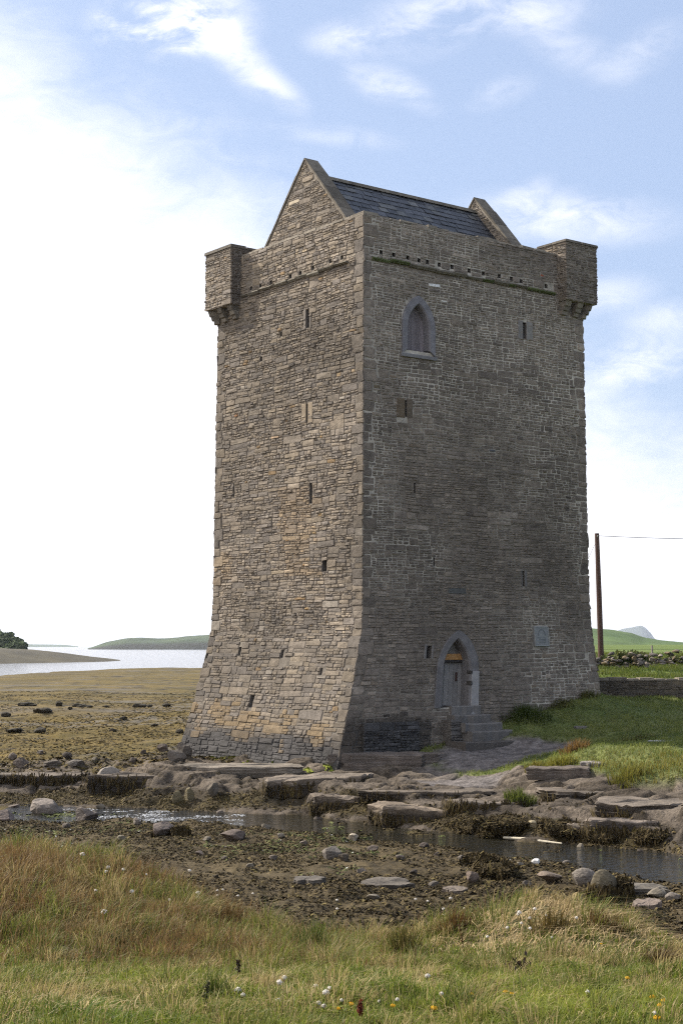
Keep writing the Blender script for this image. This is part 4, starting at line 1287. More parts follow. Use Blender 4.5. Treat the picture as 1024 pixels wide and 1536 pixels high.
for i, (x, y, w, h, lab) in enumerate([(765, 1258, 78, 46, 'wide wrack draped boulder left in the gap of the ledge'), (845, 1254, 74, 42, 'domed wrack draped boulder in the middle of the ledge gap'), (700, 1250, 60, 34, 'wrack draped boulder at the foot of the brown sloping slab'),
                                        (905, 1266, 60, 28, 'low wrack covered boulder at the stream edge below the right ledge'), (980, 1268, 70, 34, 'long wrack covered boulder below the right hand ledge'), (820, 1288, 64, 22, 'weed covered mound in midstream above the white stone'),
                                        (735, 1262, 50, 26, 'small wrack mound beside the open channel'), (720, 1300, 50, 22, 'weedy hump on the near mud of the channel'), (745, 1322, 72, 30, 'dark weedy hump beside the pointed brown stone')]):
    rock('seaweed_boulder', x, y, w, h * .6, (.045, .036, .017), lab, 940 + i, 'rock', weed=[1.2, .75, .9, .6, .8, 1.2, .7, 1.0, .8][i], sub=4, rough=.34, cuts=12, depth=1.1 + .1 * (i % 3), tilt=(0, .12 * (i % 3 - 1)))

# scattered stones of the shore, each its own
SMALL = [(22, 1216, 20, 8), (98, 1243, 14, 7), (150, 1214, 16, 8), (205, 1238, 18, 9), (182, 1260, 12, 6), (310, 1262, 14, 6), (330, 1224, 12, 7), (398, 1244, 16, 7), (420, 1258, 14, 6), (455, 1268, 12, 6), (476, 1236, 16, 8), (560, 1276, 18, 7), (600, 1290, 14, 6),
         (636, 1272, 16, 7), (655, 1284, 10, 5), (690, 1292, 14, 7), (745, 1296, 14, 6), (780, 1300, 12, 5), (850, 1296, 14, 6), (870, 1272, 12, 6), (935, 1290, 18, 7), (960, 1282, 14, 6), (1000, 1292, 14, 6), (985, 1348, 30, 12), (860, 1365, 20, 8),
         (540, 1310, 18, 6), (620, 1312, 14, 6), (410, 1290, 14, 6), (375, 1302, 12, 5), (335, 1290, 10, 5), (300, 1284, 16, 6), (650, 1330, 16, 6), (560, 1350, 20, 6), (790, 1330, 14, 7), (250, 1140, 10, 6), (200, 1145, 14, 7), (140, 1142, 12, 6), (100, 1139, 16, 8), (60, 1132, 12, 6), (215, 1132, 10, 6), (18, 1140, 14, 8), (1010, 1352, 24, 10)]
rgs = np.random.default_rng(19)
for i, (x, y, w, h) in enumerate(SMALL):
    c = np.array([(.14, .12, .1), (.12, .098, .078), DRK, (.17, .145, .11)][rgs.integers(4)]) * rgs.uniform(.75, 1.1)
    rock('shore_stone', x, y, w, h * 1.3, tuple(c), 'small weathered stone lying loose on the weedy foreshore', 1000 + i, 'stone', 'small stones scattered along the stream', sub=2, cuts=8, weed=0.0)


def slab(px, py, w, thick, label, col, seed, deep=1.0, rz=0.0, tilt=0.0, lift=0.0, n=15, name='rock_slab', P=None, weed=0.0):
    """flat bedded plate with broken edge; px,py = middle of its near lower edge"""
    P = on_ground(px, py) if P is None else np.array(P, float)
    rg = np.random.default_rng(seed)
    W_ = w * P[1] / FPX; T = thick * P[1] / FPX
    t = np.linspace(0, 2 * np.pi, n, endpoint=False) + rg.normal(0, .10, n)
    r = 1 + rg.normal(0, .10, n)
    out = np.stack([np.sign(np.cos(t)) * np.abs(np.cos(t)) ** .7 * W_ / 2 * r, np.sign(np.sin(t)) * np.abs(np.sin(t)) ** .7 * deep / 2 * r], 1)
    m = 3; out = np.concatenate([[out[i] + (out[(i + 1) % n] - out[i]) * j / m + rg.normal(0, .012, 2) for j in range(m)] for i in range(n)]).reshape(-1, 2); N = len(out)
    lev = [(-.35, .93), (.0, .97 + .0), (.25, 1.0), (.30, .965), (.6, 1.0), (.66, .97), (.92, .99), (1.0, .955), (1.02, .8), (1.03, .45)]
    V = []
    for z, s_ in lev:
        wob = fbm(out[:, 0] * 1.6 / max(W_, 1), out[:, 1] * 2 + z * 3, seed, 3)[:, None]
        q = out * (s_ + .05 * wob)
        zz_ = z * T + .05 * T * rg.normal(0, 1, N) * (z > .5) + .05 * fbm(q[:, 0] * 1.3, q[:, 1] * 1.3, seed + 1) * (z > .9)
        V.append(np.concatenate([q, zz_[:, None]], 1))
    V = np.concatenate(V); V = np.concatenate([V, [[0, 0, 1.03 * T]]])
    c, s_ = math.cos(rz), math.sin(rz); V[:, :2] = V[:, :2] @ np.array([[c, s_], [-s_, c]])
    V[:, 2] += V[:, 0] * math.tan(tilt)
    f = []
    for k in range(len(lev) - 1):
        for i in range(N):
            f.append([k * N + i, k * N + (i + 1) % N, (k + 1) * N + (i + 1) % N, (k + 1) * N + i])
    top = [[(len(lev) - 1) * N + i, (len(lev) - 1) * N + (i + 1) % N, len(lev) * N] for i in range(N)]
    nz = fbm(V[:, 0] * 1.7, V[:, 1] * 1.7, seed + 4) + .5
    cl = np.array(col)[None] * (.75 + .5 * nz)[:, None]
    base = P + np.array([0, deep * .5, lift])
    if weed:
        k_ = (V[:, 2] - V[:, 0] * math.tan(tilt) < T * weed) & (V[:, 1] < 0)
        for rep_ in range(4):
            q_ = V[k_] + rg.normal(0, .04, (int(k_.sum()), 3)) * np.array([1.5, .4, 1.2]); o_ = q_ * np.array([.6, 1, 0]); FLK['p'].append(q_ + base); FLK['n'].append(o_ / (np.linalg.norm(o_, axis=1)[:, None] + 1e-9))
        cl[V[:, 2] - V[:, 0] * math.tan(tilt) < T * max(weed, .72) * .95] *= .38
    mb = MB(); mb.add(V + base, [np.array(f), np.array(top)], cl)
    return tag(mb.build(name, M_ROCK, None, loc=base), label, 'rock')


ROC = (.122, .100, .078)
slab(62, 1176, 150, 15, 'long flat rock plate at the left edge of the far stream bank', ROC, 1101, 1.3, lift=-.05, weed=0.8)
slab(215, 1180, 160, 20, 'broad flat rock plate with a dark undercut left of the tower', ROC, 1102, 1.5, rz=.05, lift=-.08, weed=0.85)
slab(352, 1160, 190, 12, 'thin wide rock plate under the sea wall of the tower', (.17, .145, .115), 1103, 1.4, lift=-.05)
slab(470, 1186, 160, 20, 'tilted pale rock plate projecting below the tower corner', (.152, .125, .098), 1104, 1.7, rz=-.12, tilt=.05, lift=-.06, weed=0.6)
slab(585, 1146, 165, 15, 'dark long rock plate lying against the tower footing', (.12, .10, .085), 1105, 1.1, rz=.03, lift=-.02)
slab(555, 1153, 90, 10, 'lower dark plate in front of the plate at the tower footing', (.125, .105, .09), 1106, .8, lift=-.04)
slab(520, 1212, 110, 22, 'thick brown rock plate overhanging the stream below the tower corner', (.135, .108, .082), 1107, 1.5, rz=-.1, tilt=.03, lift=-.1, weed=0.5)
slab(628, 1236, 140, 24, 'brown sloping slab lit by the sun at the stream edge', (.165, .13, .095), 1108, 1.7, rz=-.25, tilt=-.05, lift=-.05, weed=0.4)
slab(648, 1196, 190, 10, 'thin grey rock plate below the gravel patch', ROC, 1109, 1.2, rz=-.1, lift=-.04, weed=0.25)
slab(842, 1166, 96, 13, 'dark sided plate at the edge of the bright grass', (.12, .098, .08), 1110, .9, rz=-.03, lift=.0)
slab(735, 1216, 120, 14, 'grey rock plate under the green tuft on the ledge', ROC, 1111, 1.4, rz=-.15, lift=-.05, weed=0.7)
slab(880, 1196, 130, 12, 'cracked rock plate right of the green tuft', ROC, 1112, 1.4, rz=-.1, lift=-.06, weed=0.25)
slab(985, 1215, 170, 18, 'large pale rock plate at the right edge of the photo', (.148, .122, .096), 1113, 1.9, rz=-.15, lift=-.16, weed=0.2)
slab(955, 1240, 120, 20, 'lower brown rock step below the large pale plate', (.165, .135, .11), 1114, 1.3, rz=-.15, lift=-.2, weed=0.5)
slab(905, 1262, 90, 22, 'wedge of bare brown rock among the weedy boulders', (.16, .13, .10), 1115, 1.1, rz=-.2, tilt=-.08, lift=-.06, weed=0.6)
slab(584, 1334, 78, 7, 'thin flat stone lying on the mud below the wedge shaped boulder', (.10, .086, .07), 1116, .8)
slab(462, 1328, 44, 6, 'thin grey stone half sunk in mud at the grass edge', (.11, .096, .08), 1117, .6)
slab(684, 1343, 44, 6, 'thin buff stone half sunk in mud near the pointed stone', (.12, .097, .076), 1118, .6)
slab(975, 1366, 42, 10, 'tilted brown flagstone by the grass right of the mossy boulder', (.155, .122, .10), 1119, .5, tilt=.12)
slab(965, 1345, 90, 10, 'grey flat ledge behind the tilted brown flagstone', (.12, .105, .085), 1120, .9)
slab(890, 1151, 34, 6, 'small bare rock showing through the bright grass', (.19, .17, .15), 1121, .6)
slab(925, 1049, 20, 4, 'small grey rock poking out of the shaded lawn', (.17, .16, .15), 1122, .4, P=on_ground(872, 1094))
slab(1005, 1114, 64, 2, 'pale flat strip across the shaded lawn at the right edge', (.40, .39, .37), 1123, .7)  # thin pale grey plate laid flat on the lawn

# driftwood
P0 = on_ground(755, 1263); P1 = on_ground(842, 1272); P0[2] = -.80; P1[2] = -.80
mb = MB(); mb.tube([P0, lerp(P0, P1, .35) + [0, 0, .02], lerp(P0, P1, .7) + [0, .05, .0], P1], [.03, .035, .03, .018], 7, (.46, .41, .31))
tag(mb.build('driftwood', M_WOOD, None, loc=P0), 'pale thin driftwood pole lying along the far edge of the stream', 'driftwood')

# ------------------------------------------------------------------ walls, pole, fence on the right
lw = empty('garden_wall', (10, 57.4, 1.9)); tag(lw, 'low shaded stone wall running right from the tower corner', 'wall')
A_ = np.array([8.7, 56.2, 0.]); B_ = np.array([26., 57.9, 0.]); e_ = (B_ - A_) / np.linalg.norm(B_ - A_); n_ = np.array([e_[1], -e_[0], 0.]); Lw = float(np.linalg.norm(B_ - A_))
Fw = Flat(A_, e_, n_); Fw2 = Flat(A_ - .5 * n_, e_, -n_)
mb = MB(); P = np.array([A_ + q * e_ - d * n_ + np.array([0, 0, z]) for q in (0, Lw) for d in (0, .5) for z in (1.2, 2.5)])
mb.add(P, [[0, 4, 5, 1], [2, 3, 7, 6], [1, 5, 7, 3], [0, 1, 3, 2], [4, 6, 7, 5]], (.10, .088, .07)); gw = mb.build('wall', M_MORTAR, lw)
mb = MB(); rg = np.random.default_rng(91)
lay_stones(mb, Fw, layout(Lw, 1.3, 2.52, rg, 1.0), rg, wave=.02, edge=(0, Lw), tint=lambda mx, mz, x0, x1, a, b, c, r: c * np.array([.62, .58, .52]) * (.8 + .8 * (fbm(mx * .7, mz * 2, 95) + .3))); lay_stones(mb, Fw2, layout(Lw, 1.3, 2.52, rg, 1.3), rg, wave=.02)
x = 0
while x < Lw:
    w_ = rg.uniform(.25, .7); h_ = rg.uniform(.04, .12); c_ = A_ + (x + w_ / 2) * e_ - .25 * n_ + np.array([0, 0, 2.5 + h_ / 2])
    mb.box(c_, (w_ / 2 - .01, .28, h_ / 2), np.array([.18, .155, .12]) * rg.uniform(.7, 1.2), np.array([e_, n_, [0, 0, 1]]), .08); x += w_
mb.build('wall_stones', M_STONE, gw)

dw = MB(); rg = np.random.default_rng(92)
for i in range(430):
    x_ = rg.uniform(9.5, 27); hmax = .5 + .5 * ss(11.5, 15, x_) + .18 * float(fbm(x_ * .8, 0, 93)) * 2
    zq = rg.uniform(0, 1) ** 1.2 * hmax; sz = rg.uniform(.15, .42) * (1 - .25 * zq)
    v, f, c = rock_mesh((sz * rg.uniform(1, 1.7), sz, sz * rg.uniform(.35, .7)), np.array([(.14, .12, .1), (.09, .078, .066), (.19, .16, .125), (.14, .105, .06)][rg.integers(4)]), 2000 + i, sub=1, cuts=6, rz=rg.uniform(0, 3), tilt=(rg.normal(0, .25), rg.normal(0, .25)))
    Y_ = 78 + rg.normal(0, .28) * (1.3 - zq)
    dw.add(v + np.array([x_, Y_, float(height(x_, Y_)[0]) - .05 + zq * .9]), [f], c)
tag(dw.build('rubble_wall', M_ROCK, None, loc=(12, 78, 2.5)), 'tumbled dry stone field wall in sunlight behind the low wall', 'wall')

PT = far_pt(894.5, 800, 80.5); pb_ = far_pt(901, 985, 80.5)
pole = empty('utility_pole', (pb_[0], 80.5, 2.5)); tag(pole, 'tall dark wooden utility pole rising beside the tower', 'pole')
mb = MB(); mb.tube([(pb_[0] + .01, 80.5, 2.0), lerp(np.array(pb_), np.array(PT), .5), PT], [.155, .14, .115], 12, (.075, .042, .032)); mb.build('shaft', M_POLE, pole)
mb = MB(); mb.tube([np.array(PT) - [0, .12, .2], np.array(PT) - [0, .16, .2], np.array(PT) - [0, .2, .12]], [.02, .02, .03], 6, (.3, .3, .28)); mb.build('insulator', M_METAL, pole)


def wire(name, A, B, sag, rad, label, cat, parent=None):
    A, B = np.array(A, float), np.array(B, float); t = np.linspace(0, 1, 24)[:, None]
    P = A + (B - A) * t; P[:, 2] -= sag * 4 * (t * (1 - t))[:, 0]
    mb = MB(); mb.tube(P, rad, 5, (.04, .04, .045))
    o = mb.build(name, M_WIRE, parent, loc=None if parent else A)
    if parent is None: tag(o, label, cat)
    return o


wire('overhead_wire', np.array(PT) - [0, .18, .14], (42, 90, 11.2), .6, .014, 'overhead wire running right from the top of the pole', 'wire')
wire('stay_wire', np.array(PT) - [0, 0, .35], (pb_[0] - 3.2, 82, 2.5), .0, .010, 'thin stay wire slanting left from the pole to the ground behind the tower', 'wire')
fe = empty('wire_fence', (15, 83, 2.6)); tag(fe, 'thin wire fence with grey wooden posts behind the field wall', 'fence')
posts = [far_pt(977, 968, 83)[0], far_pt(977, 968, 83)[0] + 3.6, far_pt(977, 968, 83)[0] + 7.3, far_pt(901, 968, 83)[0] - .4]
for i, x_ in enumerate(posts):
    mb = MB(); zg = float(height(x_, 83)[0]); mb.tube([(x_, 83, zg - .3), (x_ + .01, 83, zg + .6), (x_, 83, EYE + .03)], [.065, .06, .055], 8, (.30, .27, .22)); mb.build('post', M_WOOD, fe)
for z_ in (3.1, 3.55):
    wire('fence_wire', (posts[3], 82.93, z_), (posts[2], 82.93, z_), .0, .007, '', '', fe)

# cottage far across the water
ctg = far_pt(291, 963, 2120); ct = empty('cottage', (ctg[0], ctg[1], ctg[2] - 1.5)); tag(ct, 'tiny white cottage on the green island hill', 'house')
mb = MB(); mb.box((ctg[0], ctg[1], ctg[2]), (4.5, 3, 2.2), (.8, .8, .78)); mb.build('wall', M_PAINT, ct)
mb = MB(); P = np.array([(ctg[0] + sx * 4.7, ctg[1] + sy, ctg[2] + z) for sx in (-1, 1) for sy, z in ((-3.3, 2.21), (0, 4.4), (3.3, 2.21))]); mb.add(P, [[0, 3, 4, 1], [1, 4, 5, 2], [0, 2, 5, 3]], (.1, .1, .11)); mb.add(P, [[0, 1, 2], [3, 5, 4]], (.7, .7, .68)); mb.build('roof', M_SLATE, ct)

# ------------------------------------------------------------------ wrack, grass, plants
TONE = np.array([.95, .92, .74])


def blades(root, ht, wd, lean, col_a, col_b, rg, droop=.35, seg=2):
    """numpy blades of grass: root (n,3), height, width, lean vector (n,2)"""
    col_a = col_a * TONE; col_b = col_b * TONE
    n = len(root); th = rg.uniform(0, 2 * np.pi, n); side = np.stack([np.cos(th), np.sin(th), 0 * th], 1) * (wd / 2)[:, None]
    L3 = np.concatenate([lean, np.zeros((n, 1))], 1)
    up = np.array([0, 0, 1.0])
    m1 = root + up * (ht * .55)[:, None] + L3 * (ht * .30)[:, None]
    m2 = root + up * (ht * (1 - droop * np.minimum(np.linalg.norm(lean, axis=1), 1)))[:, None] + L3 * (ht * .95)[:, None]
    V = np.stack([root - side, root + side, m1 + side * .75, m1 - side * .75, m2], 1)
    C_ = np.stack([col_a, col_a, lerp(col_a, col_b, .6), lerp(col_a, col_b, .6), col_b], 1)
    b = (np.arange(n) * 5)[:, None]
    return V.reshape(-1, 3), [b + np.array([[0, 1, 2, 3]]), b + np.array([[3, 2, 4]])], C_.reshape(-1, 3)


def flakes(P, N, ln, wd, col, rg, lift=.03, hang=0.0):
    """strips of wrack lying on or hanging from a surface at points P with normals N"""
    n = len(P); r = rg.normal(0, 1, (n, 3)); t = np.cross(N, r); t /= np.linalg.norm(t, axis=1)[:, None] + 1e-9
    t = t + np.array([0, 0, -1.0]) * hang * (1 - np.abs(N[:, 2:3])); t /= np.linalg.norm(t, axis=1)[:, None] + 1e-9
    b = np.cross(N, t); b /= np.linalg.norm(b, axis=1)[:, None] + 1e-9
    l = (ln * rg.uniform(.5, 1.5, n))[:, None]; w = (wd * rg.uniform(.5, 1.5, n))[:, None]
    h = (lift * rg.uniform(.2, 1.8, n))[:, None]
    a = P - t * l * .5 + N * h * .2; m = P + N * h + b * l * rg.normal(0, .12, (n, 1)); e = P + t * l * .5 + N * h * rg.uniform(-.1, 1.0, (n, 1))
    V = np.stack([a - b * w * .4, a + b * w * .4, m + b * w * .6, m - b * w * .6, e + b * w * .3, e - b * w * .3], 1)
    bb = (np.arange(n) * 6)[:, None]
    return V.reshape(-1, 3), [np.concatenate([bb + np.array([[0, 1, 2, 3]]), bb + np.array([[3, 2, 4, 5]])])], np.repeat(col, 6, 0)


def normals(X, Y, e=.08):
    z = height(X, Y); zx = height(X + e, Y); zy = height(X, Y + e)
    N = np.stack([-(zx - z) / e, -(zy - z) / e, np.ones_like(z)], 1)
    return z, N / np.linalg.norm(N, axis=1)[:, None]


def wrack_col(n, rg, bright=1.0):
    k = rg.random(n)[:, None]
    c = lerp(np.array([[.022, .016, .008]]), np.array([[.082, .060, .025]]), k)
    y = rg.random(n) < .07; c[y] = np.array([.11, .085, .03])
    return c * bright * rg.uniform(.7, 1.3, (n, 1))


rg = np.random.default_rng(301)
wk = MB()
# near mud and stream margins
n = 210000; Y = 15 + 33 * rg.random(n) ** .8; X = (rg.random(n) * 2 - 1) * (Y * .26 + 1.0)
z_ = zones(X, Y); cl_ = fbm(X * .7, Y * .5, 310, 3) + .35 * fbm(X * 2.5, Y * 2.5, 311, 2)
keep = ((z_['crev'] > .5) & (Y < z_['top'] + .8) & (rg.random(n) < .22)) | ((z_['mud'] > .4) & (rg.random(n) < .55 + 1.1 * cl_)) | ((z_['stream'] > .3) & (z_['z'] > -.9) & (rg.random(n) < .7)) | ((z_['bank'] > .12) & (rg.random(n) < .85 - 1.6 * np.maximum(fbm(X * .6, Y * .6, 77) - .05, 0)))
X, Y = X[keep], Y[keep]; z, N = normals(X, Y); n = len(X)
wk.add(*flakes(np.stack([X, Y, z], 1), N, .085 + .03 * rg.random(n), .028 + .012 * rg.random(n), wrack_col(n, rg), rg, .028, 1.0))
# boulders
if FLK['p']:
    Pb = np.concatenate(FLK['p']); Nb = np.concatenate(FLK['n'])
    Pb = np.repeat(Pb, 5, 0) + rg.normal(0, .03, (len(Pb) * 5, 3)); Nb = np.repeat(Nb, 5, 0)
    k = rg.random(len(Pb)) < min(1, 70000 / len(Pb)); Pb, Nb = Pb[k], Nb[k]; n = len(Pb)
    wk.add(*flakes(Pb, Nb, np.full(n, .16), np.full(n, .026), wrack_col(n, rg, .95), rg, .010, 3.5))
tag(wk.build('wrack', M_WEED), 'dark brown bladder wrack covering mud, boulders and ledge faces by the stream', 'seaweed', kind='stuff')

# bright green weed and pale flecks in the channel
gw_ = MB(); n = 60000; Y = 27 + 17 * rg.random(n); X = (rg.random(n) * 2 - 1) * (Y * .25); z_ = zones(X, Y)
keep = (z_['z'] > -.98) & (z_['z'] < -.52) & (Y < z_['foot']) & (rg.random(n) < ss(.06, .34, fbm(X * .8, Y * .8, 320, 3))) & (Y < z_['foot'] - .5) & (rg.random(n) < 1 - .8 * ss(3, 5, X))
X, Y = X[keep], Y[keep]; z, N = normals(X, Y); n = len(X)
c = lerp(np.array([[.035, .042, .012]]), np.array([[.12, .13, .045]]), rg.random(n)[:, None]); k = rg.random(n) < .02; c[k] = (.34, .34, .31)
gw_.add(*flakes(np.stack([X, Y, np.maximum(z, -.835)], 1), N, np.full(n, .11), np.full(n, .035), c, rg, .02))
# yellow green algae at the foot of the sea wall
n = 2600; s_ = rg.uniform(0, TV, n); d_ = np.abs(rg.normal(0, .35, n)) + .02; Pq = F_SEA(s_, np.full(n, .0), d_); k = fbm(s_ * 1.1, d_ * 2, 330, 3) > -.02; Pq = Pq[k]
z, N = normals(Pq[:, 0], Pq[:, 1]); n = len(Pq); Pq[:, 2] = z + .005
gw_.add(*flakes(Pq, N, np.full(n, .13), np.full(n, .05), lerp(np.array([[.13, .16, .02]]), np.array([[.28, .30, .05]]), rg.random(n)[:, None]), rg, .015))
tag(gw_.build('green_weed', M_WEED), 'green algae and light weed along the stream and under the sea wall', 'algae', kind='stuff')

# golden weed on the flat to the left
fw = MB(); n = 46000; Y = 48.5 + 95 * rg.random(n) ** 1.6; X = -.245 * Y + rg.random(n) * (.245 * Y - 3.0); z_ = zones(X, Y)
keep = (z_['flat'] > .5) & (rg.random(n) < .45 + 1.3 * fbm(X * .25, Y * .35, 340, 4)); X, Y = X[keep], Y[keep]; z, N = normals(X, Y, .15); n = len(X)
t = np.clip(fbm(X * .13, Y * .25, 73) * .6 + .5 + rg.normal(0, .22, n), 0, 1)[:, None]
c = lerp(np.array([[.052, .043, .016]]), np.array([[.150, .104, .030]]), t); k = rg.random(n) < .2; c[k] *= .35
sc = Y / 55
fw.add(*flakes(np.stack([X, Y, z], 1), N, .16 * sc, .06 * sc, c, rg, .035))
tag(fw.build('golden_weed', M_WEED), 'golden brown seaweed spread over the tidal flat left of the tower', 'seaweed', kind='stuff')

# dark lumps of rock and weed standing out of the flat, each its own
LUMPS = [(88, 1055, 12, 8), (115, 1059, 16, 7), (62, 1071, 30, 9), (212, 1060, 18, 6), (205, 1036, 14, 6), (125, 1037, 24, 5), (40, 1034, 30, 6), (225, 1012, 10, 5), (134, 1008, 14, 4), (185, 1080, 12, 6), (20, 1100, 26, 9), (60, 1100, 22, 9), (270, 1100, 14, 7), (170, 1098, 14, 6), (8, 1075, 16, 8), (30, 1053, 8, 5), (105, 1064, 8, 4), (250, 1055, 16, 5), (232, 1090, 12, 5), (90, 1008, 12, 4), (48, 1012, 16, 4), (160, 1050, 10, 4)]
for i, (x, y, w, h) in enumerate(LUMPS):
    rock('weedy_lump', x, y, w, h, (.035, .028, .016), 'small dark weed covered rock lump on the golden flat', 3000 + i, 'rock', 'dark lumps dotted over the seaweed flat', sub=2, rough=.2, cuts=4)

fr_ = MB(); n = 5200; X = rg.uniform(-8.2, -2.6, n); Y = np.interp(X, cx, c_foot) - rg.uniform(.4, 3.2, n); k = (fbm(X * 1.4, Y * 2.4, 350, 3) + .12 * rg.normal(0, 1, n) > .16 + .22 * ss(-4.6, -2.4, X) + .2 * ss(-6.6, -8., X)) & (height(X, Y) < -.78); X, Y = X[k], Y[k]; n = len(X)  # white foam flakes laid in place of sun glints on the rapids
if n: fr_.add(*flakes(np.stack([X, Y, np.full(n, -.828)], 1), np.tile([0, 0, 1.0], (n, 1)), np.full(n, .055), np.full(n, .03), np.tile([.62, .64, .67], (n, 1)) * rg.uniform(.4, 1.1, (n, 1)), rg, .012)); tag(fr_.build('foam_glints', M_PETAL), 'white foam flakes drawn as sun glints on the little rapids at the left of the stream', 'foam_glints', kind='stuff')

# --- turf of the near bank
rg = np.random.default_rng(401)


def near_turf(n, ymax, y0=5.6):
    Y = y0 + (ymax - y0) * rg.random(n) ** 1.0; X = (rg.random(n) * 2 - 1) * (Y * .235 + .5)
    return X, Y


gr = MB()


def bank_fields(X, Y):
    clump = fbm(X * .9, Y * .9, 410, 3) + .5; stripe = fbm(X * .45 + 9, Y * .6, 412, 3) + .5
    back = ss(10.6, 14.2, Y + 3.4 * (stripe - .5) + 1.6 * (clump - .5) + 1.2 * ss(1, -3, X))
    hump = np.exp(-((X - 1.75) / 1.0) ** 2 - ((Y - 13.6) / 1.3) ** 2)
    return clump, stripe, back, hump


# short turf between the clumps
n = 230000; X, Y = near_turf(n, 19.6); lo, t = lower(X, Y); clump, stripe, back, hump = bank_fields(X, Y); cl2 = fbm(X * 3.2, Y * 3.2, 411, 3) + .5
ok = (t < .55) & (rg.random(n) < .5 + .6 * (1 - back)) & (rg.random(n) > .9 * np.sqrt(hump))
X, Y, clump, stripe, back, cl2 = [q[ok] for q in (X, Y, clump, stripe, back, cl2)]; n = len(X)
a = lerp(np.array([[.070, .115, .016]]), np.array([[.25, .275, .052]]), np.clip(clump * .8 + rg.normal(0, .2, n), 0, 1)[:, None])
dry = rg.random(n) < .10 + .62 * ss(.52, .70, stripe) + .22 * back
a[dry] = lerp(np.array([[.22, .17, .085]]), np.array([[.52, .44, .26]]), rg.random(dry.sum())[:, None])
ht = (.035 + .085 * cl2) * rg.uniform(.5, 1.4, n)
gr.add(*blades(np.stack([X, Y, height(X, Y) - .01], 1), ht, .0058 * (.6 + Y / 14), rg.normal(0, .65, (n, 2)) + np.array([.15, -.1]), a, a * 1.2, rg))

# clumps, each with its own height, colour and lean
m = 2600; cX, cY = near_turf(m, 19.2); lo, t = lower(cX, cY); clump, stripe, back, hump = bank_fields(cX, cY)
ok = (t < .5) & (rg.random(m) > .95 * hump) & (rg.random(m) < .40 + .75 * back + .4 * (clump > .6))
cX, cY, clump, stripe, back = [q[ok] for q in (cX, cY, clump, stripe, back)]; m = len(cX)
cr = rg.uniform(.06, .22, m); chh = (.07 + .12 * back * rg.uniform(.4, 1.6, m) + .14 * rg.random(m) ** 2.5) * (1 - .35 * ss(1.8, 3.2, cX) * ss(11, 13, cY))
left = ss(1.6, -1.6, cX); redp = back * (.20 + .50 * left) * ss(.2, .5, stripe + .2 * left) * (.35 + .65 * ss(.62, .38, clump)); u = rg.random(m)
kind = np.where(u < redp, 2, np.where(rg.random(m) < .24 + .10 * back, 1, 0))
cl_ = rg.normal(0, .30, (m, 2)) + np.array([.22, -.05])
per = 85; K = np.repeat(np.arange(m), per); n = len(K)
ang = rg.uniform(0, 2 * np.pi, n); rad = cr[K] * np.sqrt(rg.random(n)); off = np.stack([np.cos(ang), np.sin(ang)], 1)
X = cX[K] + off[:, 0] * rad; Y = cY[K] + off[:, 1] * rad
ca = np.array([[.060, .090, .020], [.24, .18, .09], [.10, .056, .030]]); cb = np.array([[.20, .225, .050], [.50, .41, .24], [.245, .15, .08]])
mixk = np.where(rg.random(n) < .2, rg.integers(0, 3, n), kind[K]); mixk = np.where((mixk == 2) & (back[K] < .3), 1, mixk)
a = lerp(ca[mixk], cb[mixk], np.clip(.5 + rg.normal(0, .3, n), 0, 1)[:, None])
base = lerp(a, np.array([.09, .08, .035]), .45)
gr.add(*blades(np.stack([X, Y, height(X, Y) - .01], 1), chh[K] * rg.uniform(.45, 1.2, n), .0046 * (.6 + Y / 14), cl_[K] + off * (rad / cr[K])[:, None] * .55 + rg.normal(0, .14, (n, 2)), base, a * 1.1, rg, .45))

# thin standing stems of the back edge and bleached thatch
n = 90000; X, Y = near_turf(n, 19.6); lo, t = lower(X, Y); clump, stripe, back, hump = bank_fields(X, Y)
left = ss(1.6, -1.6, X); ok = (t < .55) & (rg.random(n) < back * (.14 + .36 * left) * ss(.2, .55, stripe + .25 * left) * (.3 + .7 * ss(.65, .4, clump))) & (rg.random(n) > .9 * hump)
X, Y, back = X[ok], Y[ok], back[ok]; n = len(X); a = lerp(np.array([[.09, .055, .03]]), np.array([[.27, .18, .10]]), rg.random(n)[:, None])
gr.add(*blades(np.stack([X, Y, height(X, Y) - .01], 1), (.15 + .18 * back) * rg.uniform(.5, 1.2, n), .0036 * (.6 + Y / 14), rg.normal(0, .22, (n, 2)) + np.array([.15, 0]), lerp(a, np.array([.1, .09, .03]), .5), a, rg, .3))
n = 70000; X, Y = near_turf(n, 19.6); lo, t = lower(X, Y); clump, stripe, back, hump = bank_fields(X, Y)
ok = (t < .5) & (rg.random(n) < 1.2 * hump ** 1.2 + .30 * ss(.60, .8, fbm(X * .8 + 4, Y * .8, 415, 3) + .5))
X, Y = X[ok], Y[ok]; n = len(X); a = lerp(np.array([[.30, .225, .14]]), np.array([[.66, .53, .37]]), rg.random(n)[:, None])
gr.add(*blades(np.stack([X, Y, height(X, Y) - .01], 1), rg.uniform(.05, .16, n), .0062 * (.6 + Y / 14), rg.normal(0, 1.0, (n, 2)) + np.array([.9, -.5]), a, a * 1.05, rg))
tag(gr.build('bank_grass', M_GRASS), 'rough green grass, reddish stems and straw on the near bank', 'grass', kind='stuff')

